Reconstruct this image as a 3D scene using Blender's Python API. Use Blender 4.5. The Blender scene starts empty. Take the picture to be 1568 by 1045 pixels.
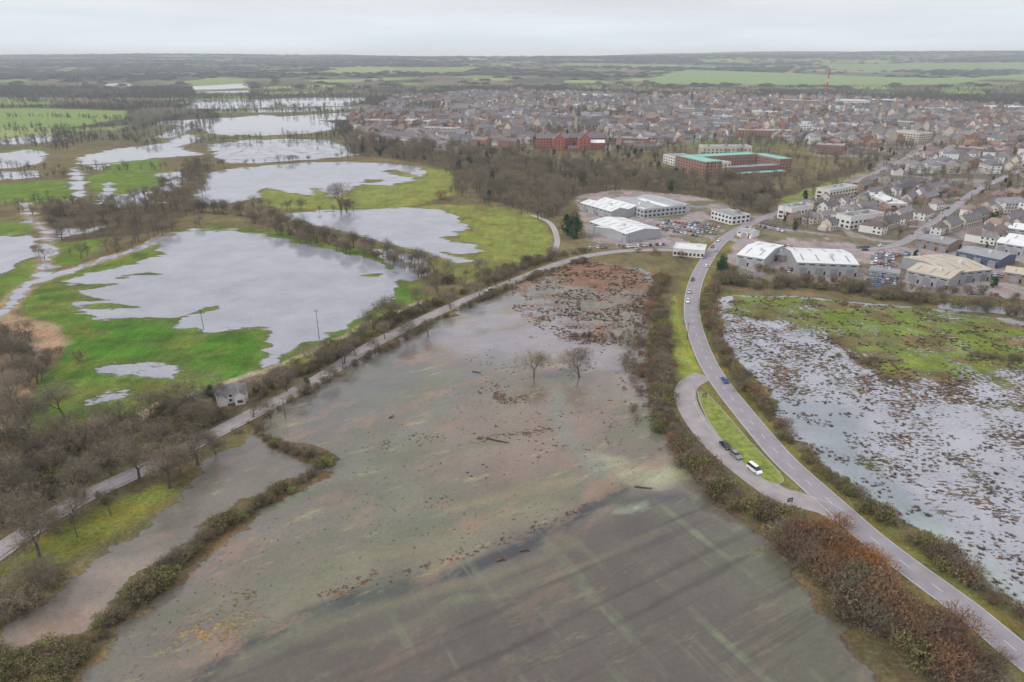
import bpy, math, random, numpy as np
from mathutils import Vector, Matrix
random.seed(7); rng=np.random.default_rng(11)
scene=bpy.context.scene
# ---------------------------------------------------------------- survey helper
H=115.0; F=1045.0; PI=math.radians(22.46); sP,cP=math.sin(PI),math.cos(PI)
def G(u,v):
    """survey-sheet reading -> ground metres (east, north)"""
    x=(u-784)/F; y=-(v-522.5)/F
    t=H/(sP-y*cP)
    return (x*t,(cP+y*sP)*t)
def GP(pts): return np.array([G(*p) for p in pts])
def lin(c):
    c=c/255.0
    return c/12.92 if c<=0.04045 else ((c+0.055)/1.055)**2.4
def C(r,g,b,k=0.78): return (lin(r)*k,lin(g)*k,lin(b)*k)
def sm(t):
    t=np.clip(t,0,1); return t*t*(3-2*t)
def vn(x,y,s):
    ix=np.floor(x); iy=np.floor(y); fx=x-ix; fy=y-iy
    fx=fx*fx*(3-2*fx); fy=fy*fy*(3-2*fy)
    def h(a,b):
        q=np.sin(a*127.1+b*311.7+s*74.7)*43758.5453
        return q-np.floor(q)
    return (h(ix,iy)*(1-fx)+h(ix+1,iy)*fx)*(1-fy)+(h(ix,iy+1)*(1-fx)+h(ix+1,iy+1)*fx)*fy
def fbm(x,y,s,o=3):
    a=0;w=0.5;t=0
    for i in range(o):
        a=a+w*vn(x*2**i,y*2**i,s+i*3.1); t+=w; w*=0.5
    return a/t
def hz(x,y):
    x=np.asarray(x,float); y=np.asarray(y,float)
    s=sm((y-2600)/7600)
    z=s*(150+90*(fbm(x/2600+3,y/2600,5,3)-0.5)+55*sm((x-800)/4500))
    z=z+sm((y-2300)/1800)*34*(fbm(x/1300,y/750,9,3)-0.35)*(1-0.4*s)
    return z
def sdf(X,Y,poly,margin=40.0):
    D=np.full(X.shape,-margin)
    x0,y0=poly.min(0)-margin; x1,y1=poly.max(0)+margin
    m=(X>x0)&(X<x1)&(Y>y0)&(Y<y1)
    if not m.any(): return D
    px=X[m];py=Y[m]; best=np.full(px.shape,1e9); ins=np.zeros(px.shape,bool)
    n=len(poly)
    for i in range(n):
        ax,ay=poly[i]; bx,by=poly[(i+1)%n]
        ex,ey=bx-ax,by-ay; L=ex*ex+ey*ey+1e-9
        t=np.clip(((px-ax)*ex+(py-ay)*ey)/L,0,1)
        best=np.minimum(best,(px-ax-t*ex)**2+(py-ay-t*ey)**2)
        c=((ay>py)!=(by>py))
        if ey!=0: ins^=c&(px<(ex*(py-ay)/ey+ax))
    d=np.sqrt(best); D[m]=np.where(ins,d,-np.minimum(d,margin))
    return D
def dline(X,Y,pts,margin=30.0):
    D=np.full(X.shape,margin)
    x0,y0=pts.min(0)-margin; x1,y1=pts.max(0)+margin
    m=(X>x0)&(X<x1)&(Y>y0)&(Y<y1)
    if not m.any(): return D
    px=X[m];py=Y[m]; best=np.full(px.shape,margin**2)
    for i in range(len(pts)-1):
        ax,ay=pts[i]; bx,by=pts[i+1]; ex,ey=bx-ax,by-ay; L=ex*ex+ey*ey+1e-9
        t=np.clip(((px-ax)*ex+(py-ay)*ey)/L,0,1)
        best=np.minimum(best,(px-ax-t*ex)**2+(py-ay-t*ey)**2)
    D[m]=np.sqrt(best); return D
def voro(x,y,S,seed):
    ix=np.floor(x/S); iy=np.floor(y/S); d1=np.full(x.shape,1e9); d2=d1.copy(); idd=np.zeros(x.shape)
    for a in (-1,0,1):
        for b in (-1,0,1):
            cx=ix+a; cy=iy+b
            q=np.sin(cx*12.9898+cy*78.233+seed)*43758.5453; r1=q-np.floor(q)
            q=np.sin(cx*39.346+cy*11.135+seed*2)*24634.6345; r2=q-np.floor(q)
            q=np.sin(cx*73.156+cy*52.235+seed*3)*15731.743; r3=q-np.floor(q)
            d=np.hypot((cx+0.1+0.8*r1)*S-x,(cy+0.1+0.8*r2)*S-y)
            n=d<d1
            d2=np.where(n,d1,np.minimum(d2,d)); idd=np.where(n,r3,idd); d1=np.where(n,d,d1)
    return d1,d2,idd
def smooth_line(P,step=3.0):
    P=[np.array(p,float) for p in P]
    P=[2*P[0]-P[1]]+P+[2*P[-1]-P[-2]]; out=[]
    for i in range(1,len(P)-2):
        a,b,c,d=P[i-1:i+3]; n=max(2,int(np.linalg.norm(c-b)/step))
        for k in range(n):
            t=k/n
            out.append(0.5*((2*b)+(-a+c)*t+(2*a-5*b+4*c-d)*t*t+(-a+3*b-3*c+d)*t**3))
    out.append(P[-2]); return np.array(out)
# ---------------------------------------------------------------- materials
def newmat(name):
    m=bpy.data.materials.new(name); m.use_nodes=True
    nt=m.node_tree; b=nt.nodes['Principled BSDF']; return m,nt,b
def pmat(name,col,rough=0.85,var=0.25,scale=0.6,objvar=0.0,metal=0.0,hue=None,spec=0.3):
    m,nt,b=newmat(name); N=nt.nodes; L=nt.links
    g=N.new('ShaderNodeNewGeometry'); n=N.new('ShaderNodeTexNoise'); n.inputs['Scale'].default_value=scale; n.inputs['Detail'].default_value=4
    L.new(g.outputs['Position'],n.inputs['Vector'])
    mr=N.new('ShaderNodeMapRange'); mr.inputs['From Min'].default_value=0.3; mr.inputs['From Max'].default_value=0.7
    mr.inputs['To Min'].default_value=1-var; mr.inputs['To Max'].default_value=1+var
    L.new(n.outputs['Fac'],mr.inputs['Value'])
    out=mr.outputs['Result']
    oi=N.new('ShaderNodeObjectInfo')
    if objvar>0:
        m2=N.new('ShaderNodeMapRange'); m2.inputs['To Min'].default_value=1-objvar; m2.inputs['To Max'].default_value=1+objvar
        L.new(oi.outputs['Random'],m2.inputs['Value'])
        mu=N.new('ShaderNodeMath'); mu.operation='MULTIPLY'; L.new(out,mu.inputs[0]); L.new(m2.outputs['Result'],mu.inputs[1]); out=mu.outputs[0]
    vm=N.new('ShaderNodeVectorMath'); vm.operation='SCALE'
    if hue is not None:
        mx=N.new('ShaderNodeMix'); mx.data_type='RGBA'; mx.inputs['A'].default_value=(*col,1); mx.inputs['B'].default_value=(*hue,1)
        w=N.new('ShaderNodeMath'); w.operation='MULTIPLY'; w.inputs[1].default_value=7.31; L.new(oi.outputs['Random'],w.inputs[0])
        fr=N.new('ShaderNodeMath'); fr.operation='FRACT'; L.new(w.outputs[0],fr.inputs[0]); L.new(fr.outputs[0],mx.inputs['Factor'])
        L.new(mx.outputs['Result'],vm.inputs[0])
    else: vm.inputs[0].default_value=col
    L.new(out,vm.inputs['Scale']); L.new(vm.outputs[0],b.inputs['Base Color'])
    b.inputs['Roughness'].default_value=rough; b.inputs['Metallic'].default_value=metal; b.inputs['Specular IOR Level'].default_value=spec
    return m
M={}
M['brick']=pmat('brick_wall',C(172,136,118),0.9,0.15,0.8,0.2,hue=C(168,146,132))
M['redbrick']=pmat('red_brick_wall',C(188,112,88),0.9,0.12,0.8)
M['hallbrick']=pmat('county_hall_brick',C(168,126,110),0.9,0.12,0.8,0.15)
M['cream']=pmat('cream_render',C(222,212,196),0.9,0.08,0.5,0.15)
M['white']=pmat('white_render',C(244,242,238),0.85,0.06,0.5,0.08)
M['stone']=pmat('stone_wall',C(190,180,166),0.95,0.15,0.6,0.15)
M['slate']=pmat('slate_roof',C(132,130,136),0.7,0.2,0.7,0.4,hue=C(112,108,112))
M['tile']=pmat('brown_tile_roof',C(142,122,112),0.85,0.2,0.7,0.35,hue=C(124,114,112))
M['redtile']=pmat('red_tile_roof',C(158,122,106),0.85,0.2,0.7,0.3,hue=C(136,116,106))
M['metalroof']=pmat('white_metal_roof',C(232,232,232),0.5,0.07,0.15,0.08)
M['tanroof']=pmat('tan_metal_roof',C(202,190,170),0.6,0.12,0.12,0.1)
M['greyroof']=pmat('grey_flat_roof',C(162,162,166),0.85,0.15,0.15,0.25)
M['teal']=pmat('copper_roof',C(146,196,182),0.7,0.08,0.2)
M['clad']=pmat('metal_cladding',C(184,186,190),0.5,0.06,0.3,0.2)
M['bluclad']=pmat('blue_cladding',C(84,98,126),0.5,0.06,0.3,0.1)
M['glass']=pmat('window_glass',(0.025,0.03,0.04),0.15,0.2,1.0,spec=0.6)
M['trim']=pmat('white_trim',C(225,225,225),0.6,0.03,1.0)
M['dark']=pmat('dark_rubber',(0.02,0.02,0.02),0.8,0.1,2)
M['bark']=pmat('bark',C(104,94,82),0.95,0.3,1.5,0.2)
M['twig']=pmat('twigs',C(144,130,110),0.95,0.3,0.8,0.25,hue=C(128,118,100))
M['fartwig']=pmat('distant_twigs',C(118,106,96),0.95,0.35,0.15,0.4,hue=C(102,100,80))
M['olive']=pmat('olive_leaves',C(126,128,74),0.9,0.4,0.8,0.35,hue=C(134,122,86))
M['brownleaf']=pmat('brown_leaves',C(136,116,90),0.9,0.4,0.8,0.35,hue=C(120,106,84))
M['russet']=pmat('russet_twigs',C(146,108,82),0.9,0.35,0.8,0.3,hue=C(128,102,86))
M['orange']=pmat('orange_willow_twigs',C(170,120,72),0.9,0.35,0.8,0.3,hue=C(146,108,78))
M['ever']=pmat('evergreen_leaves',C(62,84,48),0.85,0.4,1.0,0.3)
M['reed']=pmat('dead_reed',C(108,88,70),0.95,0.3,1.0,0.35,hue=C(92,76,62))
M['tar']=pmat('asphalt',C(156,150,155),0.9,0.10,0.25)
M['tar2']=pmat('worn_asphalt',C(164,156,156),0.9,0.14,0.25)
M['kerb']=pmat('kerb_stone',C(176,170,164),0.9,0.1,1)
M['paint']=pmat('road_paint',C(222,220,220),0.7,0.15,2)
M['verge']=pmat('verge_grass',C(130,140,66),0.95,0.35,0.5)
M['wood']=pmat('pole_timber',C(110,98,84),0.9,0.2,3)
M['steel']=pmat('galvanised_steel',C(150,152,155),0.5,0.1,2)
M['mastred']=pmat('mast_red',C(205,70,60),0.6,0.05,1)
M['signblue']=pmat('sign_green',C(30,90,70),0.5,0.05,1)
for k,c in dict(c_white=(0.75,0.75,0.76),c_black=(0.02,0.02,0.022),c_grey=(0.2,0.21,0.22),c_blue=(0.03,0.09,0.3),c_silver=(0.45,0.46,0.48),c_red=(0.35,0.03,0.03)).items():
    M[k]=pmat(k.replace('c_','car_paint_'),c,0.3,0.03,1,spec=0.5)
# ---------------------------------------------------------------- mesh builder
class MB:
    def __init__(s): s.v=[];s.f=[];s.m=[]
    def face(s,pts,m):
        n=len(s.v); s.v.extend([tuple(p) for p in pts]); s.f.append(tuple(range(n,n+len(pts)))); s.m.append(m)
    def box(s,x0,x1,y0,y1,z0,z1,m,bottom=False):
        a=[(x0,y0,z0),(x1,y0,z0),(x1,y1,z0),(x0,y1,z0),(x0,y0,z1),(x1,y0,z1),(x1,y1,z1),(x0,y1,z1)]
        n=len(s.v); s.v.extend(a)
        fs=[(4,5,6,7),(0,1,5,4),(1,2,6,5),(2,3,7,6),(3,0,4,7)]+([(0,3,2,1)] if bottom else [])
        for f in fs: s.f.append(tuple(n+i for i in f)); s.m.append(m)
    def tube(s,p,q,r0,r1,m,n=6):
        p=Vector(p);q=Vector(q);d=(q-p).normalized(); a=d.orthogonal().normalized(); b=d.cross(a)
        k=len(s.v)
        for c,r in ((p,r0),(q,r1)):
            for i in range(n):
                t=2*math.pi*i/n; s.v.append(tuple(c+a*math.cos(t)*r+b*math.sin(t)*r))
        for i in range(n):
            j=(i+1)%n; s.f.append((k+i,k+j,k+n+j,k+n+i)); s.m.append(m)
        s.f.append(tuple(k+n+i for i in range(n))); s.m.append(m)
    def mesh(s,name,mats):
        me=bpy.data.meshes.new(name); me.from_pydata(s.v,[],s.f)
        for x in mats: me.materials.append(M[x])
        me.polygons.foreach_set('material_index',np.array(s.m,dtype=np.int32)); me.update(); return me
def obj(name,me,loc=(0,0,0),rz=0.0,sc=1.0):
    o=bpy.data.objects.new(name,me); o.location=loc; o.rotation_euler=(0,0,rz)
    o.scale=(sc,sc,sc) if not isinstance(sc,tuple) else sc
    scene.collection.objects.link(o); return o
def gridmesh(name,V,Fq,mat,attrs):
    me=bpy.data.meshes.new(name); me.vertices.add(len(V)); me.vertices.foreach_set('co',V.astype(np.float32).ravel())
    n=len(Fq); me.loops.add(n*4); me.polygons.add(n)
    me.loops.foreach_set('vertex_index',Fq.astype(np.int32).ravel())
    me.polygons.foreach_set('loop_start',np.arange(0,n*4,4,dtype=np.int32))
    me.update(calc_edges=True)
    for k,a in attrs.items():
        if a.ndim==2:
            at=me.attributes.new(k,'FLOAT_COLOR','POINT'); c=np.ones((len(V),4),np.float32); c[:,:3]=a; at.data.foreach_set('color',c.ravel())
        else:
            at=me.attributes.new(k,'FLOAT','POINT'); at.data.foreach_set('value',a.astype(np.float32))
    me.materials.append(mat); me.validate(); return obj(name,me)
# ---------------------------------------------------------------- ground lines
MAIN=smooth_line(GP([(1700,1110),(1568,1008),(1480,935),(1400,876),(1330,822),(1285,782),(1240,742),(1200,705),(1165,665),(1132,625),(1105,590),(1083,555),(1067,515),(1060,485),(1060,455),(1067,428),(1080,402),(1098,377),(1118,360),(1145,345)]))
LAYBY=smooth_line(GP([(1076,575),(1052,590),(1048,612),(1062,642),(1085,672),(1115,702),(1152,731),(1190,757),(1225,768),(1262,778),(1290,795)]),2)
OLD=smooth_line(GP([(1085,388),(1040,384),(1000,383),(950,385),(900,392),(860,402),(820,417),(780,433),(740,448),(700,465),(660,483),(620,502),(580,522),(540,545),(500,572),(460,595),(420,616),(385,634),(340,657),(300,678),(250,703),(200,727),(150,750),(100,776),(50,808),(0,842),(-80,900),(-200,990)]))
SIDE=smooth_line(GP([(1112,364),(1150,376),(1205,388),(1290,384),(1370,376),(1420,348),(1465,315),(1500,290),(1560,262)]))
STREET2=smooth_line(GP([(1145,345),(1180,330),(1250,306),(1330,270),(1400,235),(1450,205)]))
STREET3=smooth_line(GP([(850,385),(853,365),(842,342),(815,330)]))
TRACK=smooth_line(GP([(60,680),(120,668),(200,650),(240,622),(300,602),(350,588),(400,572),(470,545),(560,500),(640,462)]))
RIV1=smooth_line(GP([(-30,505),(0,482),(18,462),(42,440),(78,425),(112,412),(160,398),(215,380),(255,360)]))
RIV2=smooth_line(GP([(62,425),(70,400),(73,375),(70,352),(45,337),(40,312)]))
HEDGE1=GP([(385,648),(420,680),(460,695),(503,706),(470,735),(430,752),(385,780),(330,818),(290,852),(245,893),(200,930),(160,968),(115,1015),(80,1045)])
COT=np.array(G(357,612))
# ---------------------------------------------------------------- terrain grid
def axis_pos(start,first,g,end):
    o=[start]
    while o[-1]<end: o.append(o[-1]+max(first,g*abs(o[-1])))
    return o
xp=axis_pos(0,1.5,0.0062,12500); xs=np.array([-a for a in xp[:0:-1]]+xp)
ys=np.array([-1500,-800,-400,-200,-100,-50,-20,0,15,30,42,52]+axis_pos(60,1.2,0.0072,14500))
X,Y=np.meshgrid(xs,ys); nx,ny=len(xs),len(ys); X=X.ravel(); Y=Y.ravel()
amp=np.clip(1.6+Y*0.005,1,9)
WX=X+amp*2*(fbm(X/24,Y/24,1,3)-0.5)+amp*(fbm(X/6,Y/6,2,2)-0.5)
WY=Y+amp*2*(fbm(X/24,Y/24,31,3)-0.5)+amp*(fbm(X/6,Y/6,32,2)-0.5)
QX=X+16*(fbm(X/30,Y/30,101,4)-0.5)+5*(fbm(X/7,Y/7,103,3)-0.5); QY=Y+16*(fbm(X/30,Y/30,102,4)-0.5)+5*(fbm(X/7,Y/7,104,3)-0.5)
col=np.zeros((len(X),3)); col[:]=C(112,106,76)
n1=fbm(X/60,Y/60,4,3)[:,None]
col=col*(0.7+0.6*n1)
def paint(mask,c,k=1.0):
    mk=(np.clip(mask,0,1)*k)[:,None]
    col[:]=col*(1-mk)+np.array(c)*mk
def PP(poly,c,soft=2.0,k=1.0,world=False):
    p=np.array(poly,float) if world else GP(poly)
    paint(sdf(WX,WY,p)/soft+0.5,c,k)
# countryside fields
VX=X+60*(fbm(X/400,Y/400,8,2)-0.5); VY=Y*1.25
d1,d2,cid=voro(VX,VY,230,3.3)
pal=np.array([C(106,104,82),C(126,114,96),C(96,96,78),C(122,146,86),C(108,104,86),C(86,84,72),C(144,164,106),C(116,120,84)])
fc=pal[(cid*7.999).astype(int)]
far=sm((Y-900)/300)[:,None]
col=col*(1-far)+fc*far
wood=fbm(X/700+5,Y/420,21,4)
paint(sm((wood-0.52)/0.03)*sm((Y-1200)/300),C(84,78,68))
paint((1-np.clip((d2-d1)/8,0,1))*far[:,0],C(70,68,56))
GREEN=C(82,126,42); GR2=C(104,130,54); LG=C(128,140,70); TAN=C(168,148,120); TOWN=C(144,140,137)
MEADOW=[(30,445),(75,425),(130,408),(200,385),(258,356),(330,345),(420,355),(500,372),(560,382),(610,405),(650,430),(640,455),(600,478),(540,508),(480,535),(400,572),(330,592),(240,618),(200,642),(120,662),(80,655),(55,620),(60,580),(90,552),(100,520),(85,500),(45,487)]
PP(MEADOW,GREEN,3)
PP([(30,445),(75,425),(130,408),(200,385),(258,356),(280,400),(160,440),(100,480),(45,487)],GR2,6)
PP([(60,560),(200,590),(330,560),(330,592),(240,618),(200,642),(120,662),(55,655)],C(104,128,56),14,0.8)
paint(np.clip(sdf(WX,WY,GP(MEADOW))/3,0,1)*sm((fbm(X/16,Y/12,141,4)-0.5)/0.08),C(112,120,62),0.6)
paint(np.clip(sdf(WX,WY,GP(MEADOW))/3,0,1)*sm((fbm(X/9,Y/7,143,4)-0.56)/0.05),C(66,98,38),0.6)
PP([(430,560),(520,515),(600,470),(640,450),(655,455),(600,490),(520,530),(440,572)],GR2,3)
PP([(395,290),(480,285),(560,285),(640,255),(702,264),(697,297),(650,312),(570,322),(500,325),(430,322),(398,312)],LG,3)
LM=[(560,320),(670,313),(735,314),(800,324),(838,340),(846,365),(842,392),(800,410),(760,422),(710,436),(680,425),(640,400),(560,370)]
PP(LM,LG,3)
paint(np.clip(sdf(WX,WY,GP(LM))/3,0,1)*sm((fbm(X/14,Y/40,151,4)-0.5)/0.08),C(118,118,72),0.6)
PP([(75,362),(190,348),(165,372),(110,405),(75,412)],GR2,3)
PP([(0,338),(45,337),(60,355),(0,362)],GR2,3)
PP([(0,425),(30,405),(62,388),(60,420),(20,455),(0,465)],GR2,3)
PP([(-60,283),(60,278),(115,276),(110,305),(60,310),(-60,312)],GR2,3)
PP([(125,272),(180,262),(260,262),(285,275),(260,300),(200,303),(150,300)],GR2,3)
PP([(130,252),(240,243),(255,258),(150,265)],GR2,3)
PP([(0,232),(60,225),(70,235),(0,243)],GR2,3)
for q in ([(-200,168),(60,166),(195,170),(190,182),(100,196),(-200,196)],[(-200,154),(50,152),(110,160),(-200,163)],[(95,198),(200,192),(180,200)]): PP(q,C(128,154,90),4)
for q in ([(290,128),(370,126),(385,136),(300,140)],[(290,146),(375,144),(380,155),(300,156)],[(490,116),(600,112),(610,122),(520,124)],[(690,165),(790,164),(780,178),(740,180)]): PP(q,C(132,156,98),6)
PP([(985,126),(1050,118),(1250,121),(1430,125),(1568,118),(1900,116),(1900,124),(1568,125),(1430,132),(1200,131),(1000,130)],C(130,158,104),12)
PP([(2300,5200),(5200,5000),(5200,5900),(2600,6200)],C(132,158,104),30,0.8,True)
PP([(-1300,4600),(-300,4700),(-200,5400),(-1200,5500)],C(140,160,106),30,0.8,True)
PP([(300,5600),(1500,5400),(1700,6100),(500,6500)],C(132,156,106),30,0.7,True)
PP([(-40,470),(40,488),(85,500),(103,525),(90,552),(60,575),(45,610),(20,650),(-40,690)],TAN,4)
PP([(-40,500),(30,520),(40,560),(10,620),(-40,640)],C(120,108,88),8)
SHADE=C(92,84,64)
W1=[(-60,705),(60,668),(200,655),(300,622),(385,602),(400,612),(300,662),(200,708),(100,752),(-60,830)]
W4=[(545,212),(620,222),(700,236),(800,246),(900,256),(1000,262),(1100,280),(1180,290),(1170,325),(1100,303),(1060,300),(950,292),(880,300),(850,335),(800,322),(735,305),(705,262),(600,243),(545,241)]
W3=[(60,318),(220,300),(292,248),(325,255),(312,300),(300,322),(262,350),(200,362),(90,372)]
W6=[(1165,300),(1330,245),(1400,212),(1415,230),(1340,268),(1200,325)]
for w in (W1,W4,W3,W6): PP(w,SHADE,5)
PP([(0,712),(50,705),(60,725),(40,745),(0,755)],GR2,3)
PP([(-60,905),(0,862),(100,805),(180,765),(250,738),(275,750),(225,795),(150,832),(60,880),(-60,950)],C(120,128,62),3)
PP([(1190,305),(1250,285),(1335,258),(1330,268),(1250,300),(1195,318)],C(130,142,78),3)
TOWNP=[(545,208),(530,180),(600,156),(700,142),(850,144),(1000,150),(1150,150),(1300,155),(1450,160),(1568,166),(2100,175),(2100,520),(1700,440),(1568,410),(1440,400),(1300,380),(1180,357),(1130,335),(1180,325),(1330,262),(1345,242),(1250,240),(1240,222),(1180,215),(1080,215),(1000,232),(930,232),(800,228),(700,222),(690,232),(620,225)]
ts=sdf(WX,WY,GP(TOWNP),60)
paint(ts/8+0.5,TOWN)
paint((ts/8+0.5)*sm((fbm(X/22,Y/22,44,2)-0.45)/0.05),C(98,98,74),0.8)
IND=[(880,300),(950,290),(1060,300),(1110,310),(1130,335),(1200,350),(1330,366),(1568,385),(2100,460),(2100,520),(1700,480),(1568,460),(1400,448),(1300,440),(1180,430),(1110,418),(1090,410),(1060,395),(1000,380),(900,378)]
PP(IND,C(156,150,149),2)
paint((sdf(WX,WY,GP(IND))/2+0.5)*sm((fbm(X/16,Y/16,47,2)-0.56)/0.04),C(108,110,76),0.8)
CENTRE=[(118,1100),(120,1045),(160,995),(262,897),(385,795),(505,722),(488,690),(415,668),(402,640),(445,615),(520,575),(600,530),(640,505),(700,478),(780,448),(850,418),(920,402),(985,415),(1005,430),(1003,470),(985,530),(1000,600),(1030,665),(1075,735),(1120,780),(1195,832),(1235,900),(1290,965),(1360,1060),(1400,1130)]
PP(CENTRE,C(112,92,76),2)
PP([(150,1000),(262,897),(330,900),(420,930),(420,965),(300,1010),(180,1045),(120,1045)],C(146,134,98),6)
PP([(480,912),(560,885),(650,862),(780,835),(900,785),(910,780),(830,830),(700,880),(520,925)],C(134,114,88),2)
PP([(785,440),(830,412),(900,400),(975,412),(1000,428),(1000,470),(965,500),(880,528),(820,492),(785,470)],C(136,112,94),4)
RIGHT=[(1098,485),(1110,455),(1200,452),(1300,462),(1400,470),(1568,492),(1800,520),(1800,1080),(1620,985),(1560,930),(1500,888),(1430,832),(1360,788),(1300,745),(1245,700),(1205,650),(1185,610),(1150,575),(1120,545),(1100,520)]
PP(RIGHT,C(104,90,74),2)
RG=[(1112,450),(1200,454),(1300,464),(1400,472),(1568,493),(1800,525),(1800,600),(1568,565),(1450,582),(1350,575),(1310,540),(1270,507),(1200,488),(1115,482)]
PP(RG,C(114,134,60),4)
paint((sdf(WX,WY,GP(RG))/4+0.5)*sm((fbm(X/14,Y/9,54,3)-0.5)/0.05),C(110,98,74),0.8)
paint(np.clip(sdf(WX,WY,GP(RIGHT))/4,0,1)*sm((fbm(X/20,Y/20,57,3)-0.52)/0.05),C(108,116,68),0.7)
for ln,w,c in ((MAIN,9,C(120,120,68)),(OLD,7,C(112,108,70))):
    d=dline(WX,WY,ln); paint((w-d)/2,c)
PP([(1037,450),(1046,480),(1052,520),(1068,562),(1058,578),(1034,582),(1028,540),(1028,500),(1032,465)],C(136,150,70),1.5)
d=dline(WX,WY,TRACK); paint((2.2-d)/1,C(165,152,132))
d=dline(WX,WY,HEDGE1); paint((3.2-d)/1.2,C(104,94,68))
d=dline(WX,WY,RIV1); paint((6.5-d)/1.5,C(170,148,118))
d=dline(WX,WY,RIV2); paint((5.5-d)/1.5,C(160,142,118))
# --------------------------------------------------------------- water fields
wet=np.full(len(X),-40.0); rag=np.full(len(X),2.2); speck=np.zeros(len(X)); mott=np.zeros(len(X)); fur=np.zeros(len(X))
wcol=np.zeros((len(X),3)); wcol[:]=C(158,158,167)
def wpaint(poly,c,soft=6,k=1.0,grow=0):
    mk=(np.clip((sdf(QX,QY,GP(poly),60)+grow)/soft+0.5,0,1)*k)[:,None]; wcol[:]=wcol*(1-mk)+np.array(c)*mk
def water(poly,c=None):
    global wet
    s=sdf(WX,WY,GP(poly)); wet=np.maximum(wet,s)
    if c is not None: wpaint(poly,c,3,1,14)
def land(poly):
    global wet
    wet=np.minimum(wet,-sdf(WX,WY,GP(poly)))
def setf(arr,poly,val,soft=5,grow=0):
    mk=np.clip((sdf(QX,QY,GP(poly))+grow)/soft+0.5,0,1); arr[:]=arr*(1-mk)+val*mk
water([(258,358),(300,352),(360,352),(410,362),(470,375),(530,388),(580,402),(608,420),(612,436),(600,455),(585,470),(550,490),(520,510),(500,520),(470,525),(450,540),(425,558),(400,568),(405,548),(415,530),(416,512),(400,503),(370,505),(330,508),(290,497),(240,490),(200,487),(150,487),(112,475),(120,462),(165,462),(150,452),(125,447),(170,436),(108,438),(95,432),(140,418),(200,405),(238,394),(250,375)])
land([(255,493),(340,466),(330,473),(290,487),(300,497)]); land([(170,420),(230,416),(250,419),(190,425)])
land([(545,425),(590,420),(580,428)]); land([(120,468),(170,464),(210,470),(150,472)])
water([(318,265),(360,258),(420,252),(500,248),(580,250),(640,255),(652,265),(640,275),(600,283),(560,283),(540,290),(510,302),(480,283),(475,300),(430,300),(400,293),(395,302),(370,308),(330,314),(303,314),(300,300),(312,285)])
land([(400,292),(412,288),(450,297),(480,300),(430,308),(400,302)]); land([(580,262),(600,260),(660,272),(640,275)]); land([(560,275),(600,275),(560,283)])
water([(430,330),(520,322),(600,318),(668,318),(700,335),(716,350),(695,362),(665,366),(735,373),(742,385),(712,389),(680,388),(728,402),(700,404),(650,385),(600,375),(540,360),(480,345),(440,338)])
water([(570,382),(610,384),(650,398),(655,420),(635,434),(615,428),(592,402)])
water([(305,195),(340,183),(400,176),(460,182),(510,188),(522,197),(470,205),(400,208),(350,208),(320,205)])
water([(320,222),(380,215),(440,213),(500,215),(530,225),(548,238),(500,243),(440,247),(390,250),(350,250),(330,240)])
water([(-80,245),(40,230),(72,233),(62,250),(20,258),(-80,262)]); water([(120,242),(180,228),(250,220),(285,205),(312,212),(272,226),(315,238),(240,242),(170,250),(125,254)])
water([(110,258),(122,256),(130,280),(132,300),(118,304),(108,290)]); water([(235,267),(280,262),(285,278),(262,294),(248,290),(262,277)])
water([(150,300),(170,280),(182,302),(215,290),(235,302),(250,310),(190,318),(150,312)])
water([(-40,362),(52,360),(60,372),(48,392),(20,412),(-40,445)]); water([(80,352),(130,350),(175,345),(130,358),(95,362)])
water([(400,152),(470,150),(560,150),(562,156),(480,160),(400,160)]); water([(290,134),(380,131),(385,135),(295,138)]); water([(300,141),(380,139),(382,143),(300,145)])
water([(145,131),(200,130),(205,136),(150,138)]); water([(290,156),(400,160),(400,166),(300,163)]); water([(230,212),(290,188),(300,196),(260,212)])
water([(-60,265),(50,262),(60,272),(-60,280)]); water([(140,254),(180,250),(150,262)])
water([(380,168),(470,166),(540,163),(545,167),(470,171),(390,173)]); water([(0,214),(60,208),(110,212),(60,220),(0,222)])
water([(165,560),(230,554),(290,566),(292,577),(255,580),(200,575),(170,567)]); water([(290,573),(345,572),(335,580),(300,581)]); water([(125,612),(190,602),(200,608),(130,622)])
water([(265,490),(320,478),(315,492),(280,500)])
fl=(d2-d1)-14; fl=np.where((cid>0.86)&(Y>1250)&(Y<2600)&(X<-250)&(X>-2600),np.minimum(fl,25),-40.0); wet=np.maximum(wet,fl*0.4)
wet=np.maximum(wet,3.0-dline(WX,WY,RIV1)); wet=np.maximum(wet,2.2-dline(WX,WY,RIV2))
rag[:]=np.where(Y<450,3.2,5.5)+np.clip(Y*0.004,0,6)
setf(rag,[(90,410),(260,380),(300,480),(420,500),(400,590),(100,620)],6)
setf(speck,[(320,218),(550,213),(550,245),(320,250)],0.75)
setf(speck,[(100,220),(310,195),(310,320),(100,320)],0.5)
setf(speck,[(100,540),(350,540),(350,590),(100,630)],0.7)
water(CENTRE)
ch=[(-60,1010),(0,968),(60,928),(110,882),(200,822),(240,792),(275,765),(300,735),(335,700),(390,662),(420,672),(450,690),(492,708),(440,735),(350,775),(280,838),(200,895),(130,960),(60,1010),(-60,1060)]
water(ch)
M0=C(120,112,101); M1=C(97,89,83)
wpaint(CENTRE,M0,5,1,14)
LOWER=[(118,1100),(350,1000),(440,950),(520,918),(650,893),(760,852),(830,818),(912,778),(1010,760),(1100,790),(1195,832),(1250,900),(1400,1130)]
wpaint(LOWER,M1,12)
wpaint([(600,530),(700,478),(790,448),(860,470),(980,540),(990,600),(800,560),(700,540)],C(148,141,146),25)
wpaint([(400,640),(520,575),(640,510),(690,560),(560,640),(450,690)],C(112,109,106),20)
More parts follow.
